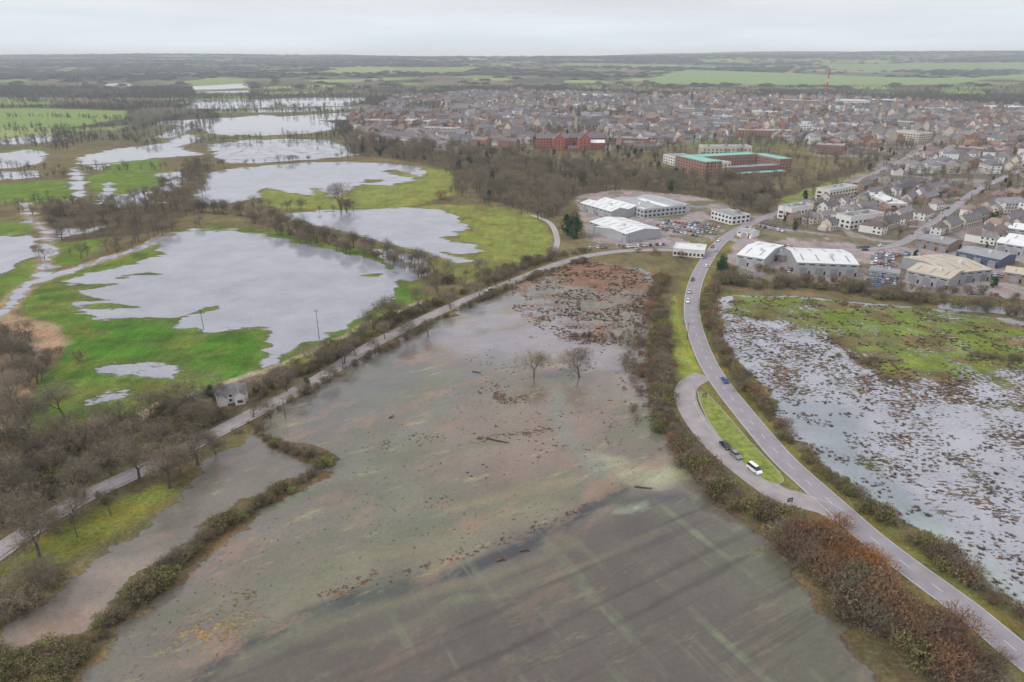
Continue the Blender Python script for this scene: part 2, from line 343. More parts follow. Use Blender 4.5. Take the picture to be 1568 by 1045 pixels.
wpaint([(640,660),(760,620),(900,600),(960,680),(880,760),(740,760)],C(138,120,108),25,0.8)
wpaint([(480,800),(560,730),(700,740),(800,770),(700,830),(560,870)],C(114,116,97),22,0.7)
wpaint([(330,990),(470,920),(620,870),(780,810),(900,768),(870,760),(700,800),(520,850),(400,900)],C(132,127,101),10,0.75)
wpaint([(930,700),(1000,712),(1060,705),(1060,735),(1010,748),(960,735)],C(172,173,138),7,0.9)
wpaint([(920,775),(985,765),(990,772),(930,782)],C(156,168,146),2,0.9)
wpaint([(1195,832),(1250,900),(1400,1130),(1250,1130),(1170,960),(1130,840)],C(100,100,82),12,0.7)
wpaint(ch,C(118,112,104),4,1,12)
wpaint([(-60,1060),(-60,985),(60,935),(150,870),(260,835),(200,895),(60,1010)],C(160,140,128),10,0.9)
DR=smooth_line(GP([(960,748),(912,776),(832,818),(760,852),(650,894),(520,922),(445,952),(350,1004),(280,1060)]))
PX=X+5*(fbm(X/12,Y/12,111,3)-0.5); PY=Y+5*(fbm(X/12,Y/12,112,3)-0.5)
dd=dline(PX,PY,DR); mk=(np.clip((2.8-dd)/1.6,0,1)*0.9)[:,None]; wcol[:]=wcol*(1-mk)+np.array(C(60,62,68))*mk
for pl,w_,c_ in (([(930,770),(1010,762),(1060,768)],3,C(74,76,80)),([(600,690),(640,650),(700,600),(760,540)],5,C(118,120,118)),([(860,600),(850,640),(880,690),(940,740)],5,C(122,130,120)),([(450,975),(600,925),(760,880),(880,830)],2.5,C(120,114,92)),([(520,990),(700,930),(900,860),(1000,810)],2.0,C(114,112,90)),([(700,780),(800,750),(880,740)],4,C(146,134,100))):
    dd=dline(PX,PY,smooth_line(GP(pl))); mk=(np.clip((w_-dd)/w_,0,1)*0.7)[:,None]; wcol[:]=wcol*(1-mk)+np.array(c_)*mk
setf(mott,CENTRE,1,6,8); setf(mott,LOWER,0.4,12); setf(mott,ch,0.8,4)
setf(fur,LOWER,1,10); setf(fur,[(150,1060),(330,990),(560,925),(700,900),(600,1100)],0.35,25)
setf(speck,CENTRE,0.40,8); setf(speck,LOWER,0.15,8)
setf(speck,[(700,560),(760,520),(900,500),(1000,480),(1010,620),(960,700),(860,690),(730,690)],0.58,10)
setf(speck,[(785,440),(830,412),(900,400),(975,412),(1000,428),(1005,470),(985,530),(880,528),(820,500),(785,475)],0.90,8)
setf(speck,[(905,405),(975,412),(1000,430),(995,450),(860,440),(860,410)],1.3,8)
setf(speck,[(150,1000),(262,897),(330,900),(420,930),(420,965),(300,1010),(180,1045),(120,1045)],0.86,12)
setf(speck,[(262,897),(385,795),(460,760),(520,800),(420,900),(330,920)],0.6,8)
setf(speck,[(480,912),(560,885),(620,872),(600,895),(520,925)],0.9,2.5)
for pl,w_,val in (([(620,880),(760,835),(905,775)],3.0,0.8),([(735,672),(800,665),(860,655)],4,0.8),([(600,740),(680,760),(780,790)],6,0.6),([(760,590),(770,615),(800,610)],4,0.85),([(860,515),(900,512),(960,520)],5,1.0),([(800,640),(900,660),(980,690)],6,0.7)):
    dd=dline(PX,PY,smooth_line(GP(pl))); mk=np.clip((w_-dd)/2,0,1); speck[:]=np.maximum(speck,mk*val)
setf(speck,[(950,480),(1005,470),(1040,680),(1085,745),(1040,720),(985,640),(960,560)],0.8,5)
water(RIGHT,C(166,166,174))
wpaint([(1290,735),(1400,790),(1568,900),(1700,1000),(1568,1000),(1430,835)],C(156,172,158),8,0.8)
wpaint([(1190,600),(1300,620),(1330,690),(1430,790),(1360,788),(1245,700)],C(136,144,150),8,0.8)
setf(rag,RIGHT,3.0)
setf(speck,RIGHT,0.82,4)
setf(speck,[(1200,600),(1330,610),(1300,700),(1420,790),(1560,900),(1430,832),(1245,700)],0.45,5)
setf(speck,[(1112,500),(1300,500),(1340,560),(1330,600),(1200,600),(1150,560)],0.94,4)
setf(speck,[(1330,560),(1568,560),(1800,600),(1800,680),(1568,640),(1400,620)],1.0,8)
setf(speck,RG,1.3,4)
water([(1435,462),(1540,474),(1700,500),(1700,508),(1540,485),(1440,472)])
for ln,w in ((MAIN,8.5),(OLD,5.5),(HEDGE1,1.6),(TRACK,2.2)):
    wet=np.minimum(wet,dline(WX,WY,ln)-w)
wet=np.minimum(wet,-sdf(WX,WY,GP([(1040,590),(1060,640),(1090,690),(1130,725),(1180,755),(1240,780),(1300,790),(1090,560)]),40))
sh=np.clip((wet+7)/7,0,1)*(mott<0.3)*(speck<0.75)*(Y<900)
paint(sh,C(110,114,74),0.45)
wet=np.clip(wet,-12,12)
rag=np.minimum(rag,11)
Z=hz(X,Y)
V3=np.stack([X,Y,Z],1)
ii=(np.arange(ny-1)[:,None]*nx+np.arange(nx-1)[None,:]).ravel()
FQ=np.stack([ii,ii+1,ii+nx+1,ii+nx],1)
def attr(N,n):
    a=N.new('ShaderNodeAttribute'); a.attribute_name=n; return a
def nz(N,L,scale,detail=4,sx=1,sy=1,rough=0.55,rot=None):
    g=N.new('ShaderNodeNewGeometry'); mp=N.new('ShaderNodeMapping'); mp.inputs['Scale'].default_value=(sx,sy,1)
    n=N.new('ShaderNodeTexNoise'); n.inputs['Scale'].default_value=scale; n.inputs['Detail'].default_value=detail; n.inputs['Roughness'].default_value=rough
    src=g.outputs['Position']
    if rot is not None:
        m0=N.new('ShaderNodeMapping'); m0.inputs['Rotation'].default_value=(0,0,-rot); L.new(src,m0.inputs['Vector']); src=m0.outputs[0]
    L.new(src,mp.inputs['Vector']); L.new(mp.outputs[0],n.inputs['Vector']); return n.outputs['Fac']
def mth(N,L,op,a,b=None,c=None):
    m=N.new('ShaderNodeMath'); m.operation=op
    for i,v in enumerate((a,b,c)):
        if v is None: continue
        if isinstance(v,(int,float)): m.inputs[i].default_value=v
        else: L.new(v,m.inputs[i])
    return m.outputs[0]
def mrange(N,L,v,a,b,c,d):
    m=N.new('ShaderNodeMapRange'); m.inputs['From Min'].default_value=a; m.inputs['From Max'].default_value=b; m.inputs['To Min'].default_value=c; m.inputs['To Max'].default_value=d
    L.new(v,m.inputs['Value']); return m.outputs['Result']
def mixc(N,L,a,b,f,mode='MIX'):
    mx=N.new('ShaderNodeMix'); mx.data_type='RGBA'; mx.blend_type=mode
    for s,v in (('A',a),('B',b)):
        if isinstance(v,tuple): mx.inputs[s].default_value=(*v,1)
        else: L.new(v,mx.inputs[s])
    L.new(f,mx.inputs['Factor']); return mx.outputs['Result']
gm,nt,b=newmat('ground_earth_and_grass'); N=nt.nodes; L=nt.links
v=mth(N,L,'MULTIPLY',mrange(N,L,nz(N,L,0.9,6,rough=0.75),0.3,0.7,0.5,1.5),mrange(N,L,nz(N,L,0.06,5),0.3,0.7,0.75,1.25))
v=mth(N,L,'MULTIPLY',v,mrange(N,L,nz(N,L,0.25,5,1,0.35),0.3,0.7,0.8,1.2))
at=attr(N,'col'); vm=N.new('ShaderNodeVectorMath'); vm.operation='SCALE'; L.new(at.outputs['Color'],vm.inputs[0]); L.new(v,vm.inputs['Scale'])
c1=mixc(N,L,vm.outputs[0],(1.35,0.95,0.9),mrange(N,L,nz(N,L,0.1,6,rough=0.65),0.42,0.66,0,0.9),'MULTIPLY')
c1=mixc(N,L,c1,(0.75,0.82,0.85),mrange(N,L,nz(N,L,0.17,5,0.7,1.3),0.5,0.7,0,0.8),'MULTIPLY')
L.new(c1,b.inputs['Base Color'])
b.inputs['Roughness'].default_value=0.95; b.inputs['Specular IOR Level'].default_value=0.1
bp=N.new('ShaderNodeBump'); bp.inputs['Strength'].default_value=0.6; bp.inputs['Distance'].default_value=0.4; L.new(nz(N,L,1.3,5,rough=0.7),bp.inputs['Height']); L.new(bp.outputs[0],b.inputs['Normal'])
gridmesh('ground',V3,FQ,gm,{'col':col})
a_=np.array(G(912,776)); b_=np.array(G(445,952)); thD=math.atan2(*(b_-a_)[::-1])
a_=np.array(G(880,820)); b_=np.array(G(1100,1040)); thF=math.atan2(*(b_-a_)[::-1])
wm,nt,b=newmat('turbid_flood_water'); N=nt.nodes; L=nt.links
W=mth(N,L,'MULTIPLY',attr(N,'rag').outputs['Fac'],mrange(N,L,nz(N,L,0.07,7,0.4,1.4,rough=0.66),0.3,0.7,-1,1))
W=mth(N,L,'ADD',attr(N,'wet').outputs['Fac'],W)
m1=mrange(N,L,W,-0.3,0.3,0,1)
thr=mth(N,L,'MULTIPLY_ADD',attr(N,'speck').outputs['Fac'],-0.28,0.78)
sn=mth(N,L,'ADD',mth(N,L,'MULTIPLY',nz(N,L,0.62,4,0.8,1.25,rough=0.65),0.6),mth(N,L,'MULTIPLY',nz(N,L,0.07,3),0.4))
m2=mrange(N,L,mth(N,L,'SUBTRACT',thr,sn),-0.012,0.012,0,1)
mask=mth(N,L,'MULTIPLY',m1,m2)
mo=attr(N,'mott').outputs['Fac']; fu=attr(N,'fur').outputs['Fac']
cc=attr(N,'wcol').outputs['Color']
cc=mixc(N,L,cc,C(106,112,86),mth(N,L,'MULTIPLY',mo,mrange(N,L,nz(N,L,0.04,8,0.5,1.2,rough=0.72,rot=thD),0.5,0.60,0,0.6)))
cc=mixc(N,L,cc,C(150,122,104),mth(N,L,'MULTIPLY',mo,mrange(N,L,nz(N,L,0.055,8,0.6,1.3,rough=0.74,rot=thD+0.3),0.53,0.62,0,0.7)))
cc=mixc(N,L,cc,C(160,156,112),mth(N,L,'MULTIPLY',mo,mrange(N,L,nz(N,L,0.11,8,0.4,1.5,rough=0.78,rot=thD),0.57,0.65,0,0.7)))
cc=mixc(N,L,cc,C(118,126,98),mth(N,L,'MULTIPLY',fu,mth(N,L,'MULTIPLY',mrange(N,L,nz(N,L,0.24,4,0.05,1.0,rough=0.6,rot=thF),0.54,0.66,0,0.85),mrange(N,L,nz(N,L,0.05,5),0.42,0.6,0.05,1))))
cc=mixc(N,L,cc,C(66,62,58),mth(N,L,'MULTIPLY',fu,mrange(N,L,nz(N,L,0.3,4,0.04,1.0,rough=0.6,rot=thD),0.53,0.68,0,0.6)))
cc=mixc(N,L,cc,C(66,58,46),mth(N,L,'MULTIPLY',mo,mrange(N,L,nz(N,L,0.8,6,rough=0.85),0.57,0.65,0,0.85)))
cc=mixc(N,L,cc,C(176,164,140),mth(N,L,'MULTIPLY',mo,mrange(N,L,nz(N,L,1.1,6,0.7,1.3,rough=0.85),0.62,0.68,0,0.6)))
vm=N.new('ShaderNodeVectorMath'); vm.operation='SCALE'; L.new(cc,vm.inputs[0])
v=mth(N,L,'MULTIPLY',mrange(N,L,nz(N,L,0.05,6,rough=0.65),0.3,0.7,0.84,1.16),mrange(N,L,nz(N,L,0.9,6,rough=0.75),0.3,0.7,0.86,1.14))
L.new(v,vm.inputs['Scale']); L.new(vm.outputs[0],b.inputs['Base Color'])
b.inputs['Roughness'].default_value=0.03; b.inputs['IOR'].default_value=1.4
bp=N.new('ShaderNodeBump'); bp.inputs['Strength'].default_value=0.12; bp.inputs['Distance'].default_value=0.02; L.new(nz(N,L,1.6,3),bp.inputs['Height']); L.new(bp.outputs[0],b.inputs['Normal'])
tr=N.new('ShaderNodeBsdfTransparent'); ms=N.new('ShaderNodeMixShader'); L.new(mask,ms.inputs[0]); L.new(tr.outputs[0],ms.inputs[1]); L.new(b.outputs[0],ms.inputs[2])
L.new(ms.outputs[0],N['Material Output'].inputs['Surface'])
keep=(wet[FQ]+rag[FQ]).max(1)>0
fk=FQ[keep]; used,inv=np.unique(fk,return_inverse=True); fk=inv.reshape(-1,4)
Vw=V3[used].copy(); Vw[:,2]+=0.06
gridmesh('flood_water',Vw,fk,wm,{'wet':wet[used],'rag':rag[used],'speck':speck[used],'wcol':wcol[used],'mott':mott[used],'fur':fur[used]})
# ---------------------------------------------------------------- roads
def normals(ln):
    t=np.gradient(ln,axis=0); t/=np.linalg.norm(t,axis=1)[:,None]+1e-9
    return np.stack([-t[:,1],t[:,0]],1)
def ribbon(name,ln,a,b,z,mat,skirt=None):
    n=normals(ln); A=ln+n*a; B=ln+n*b; mb=MB(); zz=hz(ln[:,0],ln[:,1])+z
    for i in range(len(ln)-1):
        mb.face([(*B[i],zz[i]),(*B[i+1],zz[i+1]),(*A[i+1],zz[i+1]),(*A[i],zz[i])],0)
        if skirt is not None:
            mb.face([(*A[i],zz[i]),(*A[i+1],zz[i+1]),(A[i+1][0],A[i+1][1],skirt),(A[i][0],A[i][1],skirt)],0)
            mb.face([(*B[i+1],zz[i+1]),(*B[i],zz[i]),(B[i][0],B[i][1],skirt),(B[i+1][0],B[i+1][1],skirt)],0)
    return obj(name,mb.mesh(name,[mat]))
def arclen(ln): return np.concatenate([[0],np.cumsum(np.linalg.norm(np.diff(ln,axis=0),axis=1))])
def dashes(mb,ln,off,dash,gap,w,z,s0=0,s1=1e9):
    s=arclen(ln); n=normals(ln); q=max(s0,0); e=min(s[-1],s1)
    while q<e-0.5:
        ss=np.linspace(q,min(q+dash,e),max(2,int(dash/3)+1))
        px=np.interp(ss,s,ln[:,0]); py=np.interp(ss,s,ln[:,1]); ax=np.interp(ss,s,n[:,0]); ay=np.interp(ss,s,n[:,1])
        for i in range(len(ss)-1):
            mb.face([(px[i]+ax[i]*(off-w),py[i]+ay[i]*(off-w),z),(px[i+1]+ax[i+1]*(off-w),py[i+1]+ay[i+1]*(off-w),z),(px[i+1]+ax[i+1]*(off+w),py[i+1]+ay[i+1]*(off+w),z),(px[i]+ax[i]*(off+w),py[i]+ay[i]*(off+w),z)],0)
        q+=dash+gap
ribbon('main_road',MAIN,-3.9,3.9,0.22,'tar',0.0)
ribbon('layby_road',LAYBY,-3.6,4.4,0.18,'tar2',0.0)
ribbon('old_road',OLD,-2.9,2.9,0.20,'tar2',0.0)
ribbon('pavement',OLD,3.3,4.3,0.30,'tar2',0.0)
ribbon('side_street',SIDE,-3.5,3.5,0.17,'tar',0.0)
ribbon('hill_street',STREET2,-3.5,3.5,0.16,'tar',0.0)
ribbon('farm_track',STREET3,-2,2,0.15,'kerb',0.0)
mb=MB()
dashes(mb,MAIN,0,3,6,0.08,0.27); dashes(mb,MAIN,3.6,300,0,0.07,0.27); dashes(mb,MAIN,-3.6,300,0,0.07,0.27)
dashes(mb,OLD,0,3,6,0.06,0.25); dashes(mb,LAYBY,3.2,10,1,0.05,0.23,15,120); dashes(mb,SIDE,0,4,5,0.08,0.22)
obj('road_markings',mb.mesh('road_markings',['paint']))
# patched tyre tracks / repairs on the carriageways
isl=smooth_line(GP([(1068,600),(1082,604),(1108,630),(1140,668),(1172,702),(1196,728),(1199,740),(1180,741),(1150,722),(1118,690),(1090,655),(1073,622),(1068,604)]),2)
mb=MB()
def prism(mb,pts,z0,z1,mt,ms):
    mb.face([(p[0],p[1],z1) for p in pts],mt)
    for i in range(len(pts)):
        p=pts[i];q=pts[(i+1)%len(pts)]
        mb.face([(p[0],p[1],z0),(q[0],q[1],z0),(q[0],q[1],z1),(p[0],p[1],z1)],ms)
ip=isl[:-1]; ar=sum(ip[i][0]*ip[(i+1)%len(ip)][1]-ip[(i+1)%len(ip)][0]*ip[i][1] for i in range(len(ip)))
if ar<0: ip=ip[::-1]
prism(mb,ip,0.0,0.34,1,1)
tn=np.roll(ip,-1,0)-np.roll(ip,1,0); tn/=np.linalg.norm(tn,axis=1)[:,None]; inn=ip+np.stack([-tn[:,1],tn[:,0]],1)*0.3
prism(mb,inn,0.34,0.40,0,0)
obj('grass_traffic_island',mb.mesh('grass_island',['verge','kerb']))
# ---------------------------------------------------------------- plants
def rv(s=1.0): return Vector((random.gauss(0,s),random.gauss(0,s),random.gauss(0,s)))
def grow_tree(Ht,levels,seed,stems=1,k=3,fan=3,tw=0.05,leaf=0,leafsz=0.3,tilt=(24,52),up=0.10,mats=('bark','twig'),L0=0.27,r0=None):
    random.seed(seed); mb=MB(); tips=[]
    def ribbonq(p,q,w,m):
        d=(q-p); a=d.cross(rv())
        if a.length<1e-6: return
        a=a.normalized()*w
        mb.face([p-a,p+a,q+a*0.6,q-a*0.6],m)
    def seg(p,q,ra,rb,lev):
        if lev<=2:
            d=(q-p).normalized(); a=d.orthogonal().normalized(); b=d.cross(a); kx=len(mb.v); nn=5 if lev==0 else 3
            for c,r in ((p,ra),(q,rb)):
                for i in range(nn):
                    t=2*math.pi*i/nn; mb.v.append(tuple(c+a*math.cos(t)*r+b*math.sin(t)*r))
            for i in range(nn):
                j=(i+1)%nn; mb.f.append((kx+i,kx+j,kx+nn+j,kx+nn+i)); mb.m.append(0)
        else: ribbonq(p,q,max(ra,tw*0.8),0 if lev==3 and levels>4 else 1)
    def rec(p,d,Ln,r,lev):
        q=p
        for i in range(2):
            d=(d+rv(0.12)+Vector((0,0,up))).normalized(); q2=q+d*Ln/2; seg(q,q2,r,r*0.82,lev); q=q2; r*=0.82
            if i==0 and lev>=1 and lev<levels:
                a=d.orthogonal().normalized(); a.rotate(Matrix.Rotation(random.uniform(0,6.28),3,d))
                rec(q,(d*0.6+a).normalized(),Ln*0.6,r*0.55,lev+1)
        if lev>=levels:
            for _ in range(fan): ribbonq(q,q+(d*0.5+rv(0.55)).normalized()*Ht*0.075,tw*0.55,1)
            tips.append(q); return
        az=random.uniform(0,6.28)
        for j in range(k):
            a=d.orthogonal().normalized(); a.rotate(Matrix.Rotation(az+j*2*math.pi/k+random.uniform(-.4,.4),3,d))
            th=math.radians(random.uniform(*tilt)); rec(q,(d*math.cos(th)+a*math.sin(th)),Ln*random.uniform(0.66,0.88),r*0.68,lev+1)
    r0=r0 or Ht*0.028
    for s in range(stems):
        if stems==1: rec(Vector((0,0,-0.1)),Vector((0,0,1)),Ht*L0,r0,0)
        else:
            az=2*math.pi*s/stems+random.uniform(-.5,.5); t=random.uniform(0.2,0.75)
            rec(Vector((0.3*math.cos(az),0.3*math.sin(az),-0.1)),Vector((math.cos(az)*t,math.sin(az)*t,1)).normalized(),Ht*L0,r0*0.6,1)
    for _ in range(leaf):
        p=random.choice(tips)+rv(Ht*0.06)
        if p.z<0.1: p.z=random.uniform(0.1,0.6)
        a=rv().normalized()*leafsz*random.uniform(0.5,1.2); b2=a.cross(rv()).normalized()*leafsz*random.uniform(0.4,0.9)
        mb.face([p-a,p+b2*0.7,p+a,p-b2*0.7],1)
    return mb.mesh('tree_mesh',mats)
def blob_tree(Ht,R,n,sz,seed,mats,cone=False,zb=0.25,clumps=9,twist=0.9):
    random.seed(seed); mb=MB(); mb.tube((0,0,-0.2),(0,0,Ht*0.55),Ht*0.03,Ht*0.012,0,5)
    cs=[]
    for i in range(clumps):
        t=random.random(); z=Ht*(zb+(1-zb)*t*0.85); rr=R*((1-t)*0.9+0.1 if cone else math.sin(math.pi*min(0.95,0.15+0.8*t)))*0.7
        a=random.uniform(0,6.28); cs.append((Vector((math.cos(a)*rr*random.uniform(.3,1),math.sin(a)*rr*random.uniform(.3,1),z)),R*random.uniform(0.28,0.5)))
        if not cone: mb.tube((0,0,Ht*0.3),cs[-1][0],Ht*0.012,Ht*0.005,0,3)
    for i in range(n):
        c,r=random.choice(cs); d=rv().normalized(); p=c+d*r*random.uniform(0.4,1.05); p.z=max(p.z,0.15)
        a=rv().normalized()*sz*random.uniform(.5,1.3); b2=a.cross(rv()).normalized()*sz*random.uniform(.3,twist)
        mb.face([p-a,p+b2,p+a,p-b2],1)
    return mb.mesh('foliage_mesh',mats)
TREES=[grow_tree(12,5,s,tw=0.038,fan=3,tilt=(22,58)) for s in (1,2,3,4)]
TREES_M=[grow_tree(12,4,s,tw=0.055,fan=5,r0=0.34,tilt=(22,56)) for s in (11,12,13,14)]
SHR={'ol':[grow_tree(3.4,3,s,stems=7,k=3,tw=0.05,leaf=420,leafsz=0.2,mats=('bark','olive'),L0=0.36) for s in (21,22)],
 'br':[grow_tree(3.4,3,s,stems=7,k=3,tw=0.05,leaf=240,leafsz=0.18,mats=('bark','brownleaf'),L0=0.36) for s in (23,24)],
 'ru':[grow_tree(3.6,4,s,stems=6,k=3,tw=0.035,leaf=60,leafsz=0.12,mats=('bark','russet'),L0=0.34) for s in (25,26)],
 'or':[grow_tree(3.6,4,s,stems=6,k=3,tw=0.035,leaf=60,leafsz=0.12,mats=('bark','orange'),L0=0.34) for s in (35,36)],
 'tw':[grow_tree(3.6,4,s,stems=5,k=3,tw=0.03,leaf=0,mats=('bark','twig'),L0=0.34) for s in (27,28)]}
FART=[blob_tree(11,5,180,0.38,s,('bark','fartwig'),zb=0.2,twist=.5) for s in (31,32,33)]
EVER=[blob_tree(9,3.6,1500,0.35,s,('bark','ever'),zb=0.1,clumps=22) for s in (41,42)]
def clump(seed):
    random.seed(seed); mb=MB()
    for i in range(420):
        x=random.gauss(0,16); y=random.gauss(0,7); z=random.uniform(0,10)*(1-min(1,abs(x)/45))
        p=Vector((x,y,z)); a=rv().normalized()*1.8; b2=a.cross(rv()).normalized()*1.2; mb.face([p-a,p+b2,p+a,p-b2],0)
    return mb.mesh('wood_clump',['fartwig'])
CLUMP=[clump(s) for s in (51,52)]
def tuft(seed,mt):
    random.seed(seed); mb=MB()
    for i in range(46):
        a=random.uniform(0,6.28); r=random.uniform(0,.55); x=math.cos(a)*r*1.5; y=math.sin(a)*r
        h=random.uniform(.2,.5); t=random.uniform(0,6.28); w=0.07; l=random.uniform(.1,.35)
        mb.face([(x-w*math.cos(t),y-w*math.sin(t),0),(x+w*math.cos(t),y+w*math.sin(t),0),(x+math.cos(a)*l,y+math.sin(a)*l,h)],0)
    for i in range(8):
        a=2*math.pi*i/8; b2=2*math.pi*(i+1)/8
        mb.face([(0,0,.22),(math.cos(a)*.75,math.sin(a)*.5,0),(math.cos(b2)*.75,math.sin(b2)*.5,0)],0)
    return mb.mesh('tussock_mesh',[mt])
TUFT=[tuft(61,'reed'),tuft(62,'reed')]
def scatter(name,meshes,pts,scl,rot=None,idx=None):
    pts=np.asarray(pts,float)
    if len(pts)==0: return
    col_=bpy.data.collections.new(name+'_kinds')
    for i,me in enumerate(meshes):
        o=bpy.data.objects.new('%s_kind_%s'%(name,'abcdefghijklmnopqrst'[i]),me); col_.objects.link(o)
    n=len(pts); z=hz(pts[:,0],pts[:,1])
    V=np.stack([pts[:,0],pts[:,1],z],1)
    me=bpy.data.meshes.new(name); me.vertices.add(n); me.vertices.foreach_set('co',V.astype(np.float32).ravel())
    R=np.zeros((n,3),np.float32); R[:,2]=rng.uniform(0,6.283,n) if rot is None else rot
    S=np.ones((n,3),np.float32)*np.asarray(scl,dtype=np.float32).reshape(-1,1) if np.ndim(scl)==1 else np.asarray(scl,np.float32)
    a=me.attributes.new('rot','FLOAT_VECTOR','POINT'); a.data.foreach_set('vector',R.ravel())
    a=me.attributes.new('scl','FLOAT_VECTOR','POINT'); a.data.foreach_set('vector',S.ravel())
    a=me.attributes.new('pid','INT','POINT'); a.data.foreach_set('value',(rng.integers(0,len(meshes),n) if idx is None else np.asarray(idx)).astype(np.int32))
    o=obj(name,me); ng=bpy.data.node_groups.new(name,'GeometryNodeTree')
    ng.interface.new_socket('Geometry',in_out='INPUT',socket_type='NodeSocketGeometry'); ng.interface.new_socket('Geometry',in_out='OUTPUT',socket_type='NodeSocketGeometry')
    N=ng.nodes; L=ng.links; gi=N.new('NodeGroupInput'); go=N.new('NodeGroupOutput')
    ci=N.new('GeometryNodeCollectionInfo'); ci.inputs['Collection'].default_value=col_; ci.inputs['Separate Children'].default_value=True; ci.inputs['Reset Children'].default_value=True
    ip_=N.new('GeometryNodeInstanceOnPoints'); ip_.inputs['Pick Instance'].default_value=True
    def na(nm,t):
        q=N.new('GeometryNodeInputNamedAttribute'); q.data_type=t; q.inputs['Name'].default_value=nm; return q.outputs[0]
    L.new(gi.outputs[0],ip_.inputs['Points']); L.new(ci.outputs[0],ip_.inputs['Instance'])
    L.new(na('rot','FLOAT_VECTOR'),ip_.inputs['Rotation']); L.new(na('scl','FLOAT_VECTOR'),ip_.inputs['Scale']); L.new(na('pid','INT'),ip_.inputs['Instance Index'])
    L.new(ip_.outputs[0],go.inputs[0])
    md=o.modifiers.new('instances','NODES'); md.node_group=ng; return o
def along(pts,spacing,jit,world=False):
    ln=smooth_line(pts if world else GP(pts),2); s=arclen(ln); n=int(s[-1]/spacing); q=np.sort(rng.uniform(0,s[-1],n))
    P_=np.stack([np.interp(q,s,ln[:,0]),np.interp(q,s,ln[:,1])],1); nn=normals(ln)
    j=rng.normal(0,jit,n); P_[:,0]+=np.interp(q,s,nn[:,0])*j; P_[:,1]+=np.interp(q,s,nn[:,1])*j
    return P_
def inside(poly,n,mind=0):
    p=GP(poly); lo=p.min(0); hi=p.max(0); q=rng.uniform(lo,hi,(int(n),2)); return q[sdf(q[:,0],q[:,1],p)>0]
def keepoff(q,lines=((MAIN,5.2),(OLD,4.4),(LAYBY,5.4),(SIDE,4.5),(STREET2,4.5)),cot=True):
    m=np.ones(len(q),bool)
    for ln,w in lines: m&=dline(q[:,0],q[:,1],ln)>w
    if cot: m&=~((abs(q[:,0]-COT[0])<7.5)&(q[:,1]>COT[1]-15)&(q[:,1]<COT[1]+5))
    return q[m]
def hedge(name,pts,spacing,jit,kinds,s0,s1):
    q=keepoff(along(pts,spacing,jit)); ms=[]
    for k_ in kinds: ms+=SHR[k_] if k_ in SHR else (TREES_M if k_=='tr' else EVER)
    idx=rng.integers(0,len(ms),len(q)); mlen=np.array([0.35 if (m_ in TREES_M or m_ in EVER) else 1 for m_ in ms])
    low=fbm(q[:,0]/14,q[:,1]/14,7.7,2); sc=(s0+(s1-s0)*np.clip(0.5+1.8*(low-0.5)+rng.normal(0,.28,len(q)),0,1.2))
    scatter(name,ms,q,sc*mlen[idx],idx=idx)
hedge('roadside_hedge',[(1092,440),(1082,470),(1092,510),(1110,552),(1135,585),(1165,622),(1200,668),(1245,715),(1300,758),(1350,796),(1420,842),(1500,903),(1568,955),(1650,1020)],1.0,1.4,('ol','br','ol','tw','br','ru'),0.6,1.4)
hedge('roadside_hedge',[(1015,425),(1003,455),(1008,490),(1014,530),(1016,580),(1014,620),(1026,655),(1050,692),(1078,727),(1110,760),(1160,788),(1200,806)],0.6,2.0,('br','br','tw','ol','tw','ol','ru'),0.6,1.55)
hedge('roadside_scrub',[(1210,822),(1240,850),(1270,880),(1310,915),(1360,955),(1420,1000),(1480,1045),(1560,1110)],0.55,3.5,('br','tw','ol','br','tw','ru'),0.8,2.1)
hedge('russet_scrub',[(1240,815),(1290,850),(1300,880),(1330,905)],0.9,3.5,('or','ru','or'),1.2,2.2)
hedge('russet_scrub',[(1370,950),(1440,1010),(1500,1060)],1.2,3,('ru','tw','or'),1.2,2.2)
hedge('field_hedge',[(385,650),(420,682),(460,697),(500,708)],1.1,0.9,('br','tw','ol'),0.4,1.1)
hedge('field_hedge',[(503,708),(470,735),(430,752),(385,780),(330,818),(290,852),(245,893),(200,930),(160,968),(115,1015),(60,1070)],0.75,1.1,('ol','br','tw','ol'),0.35,1.2)
hedge('old_road_hedge',[(900,384),(850,395),(800,412),(760,428),(700,452),(640,478),(580,508),(520,542),(470,570),(420,592),(370,618),(330,640),(280,665),(200,700),(120,735),(40,780),(0,810)],1.1,1.6,('br','ol','tw','tw'),0.4,1.4)
hedge('old_road_hedge',[(900,401),(850,413),(800,432),(740,460),(690,482),(640,508),(590,537),(540,562),(480,596),(430,625),(380,655)],1.4,1.0,('br','tw','ol'),0.3,1.0)
hedge('old_road_hedge',[(380,655),(330,680),(280,702),(220,735),(150,770),(80,805),(20,845)],2.2,1.6,('br','tw','ol'),0.3,1.1)
hedge('river_scrub',[(1090,430),(1150,440),(1230,440),(1300,447),(1400,462),(1480,470),(1568,485),(1700,510)],1.1,2.6,('br','tw','ol','tr'),0.8,1.9)
hedge('marsh_scrub',[(985,470),(975,510),(985,560),(990,620),(1010,665)],1.2,4,('br','ru','tw'),0.3,1.0)
hedge('marsh_scrub',[(870,518),(900,515),(950,522)],1.0,2,('br','ru','tw'),0.3,0.7)
hedge('marsh_scrub',[(1280,545),(1310,552),(1350,560)],1.6,2,('br','ol','tw'),0.5,1.0)
hedge('marsh_scrub',[(1480,545),(1530,550),(1568,552)],1.2,2,('br','tw'),0.5,1.1)
hedge('meadow_hedge',[(660,440),(700,430),(760,422),(800,410),(842,395)],1.7,2,('br','tw','tr'),0.7,1.8)
hedge('track_hedge',[(60,690),(130,675),(215,655),(300,615),(350,600)],2.6,2.5,('br','tw','ol','ol'),0.6,1.5)
hedge('track_hedge',[(400,600),(480,560),(560,512),(640,478)],2.2,2.2,('br','tw','ol'),0.5,1.6)
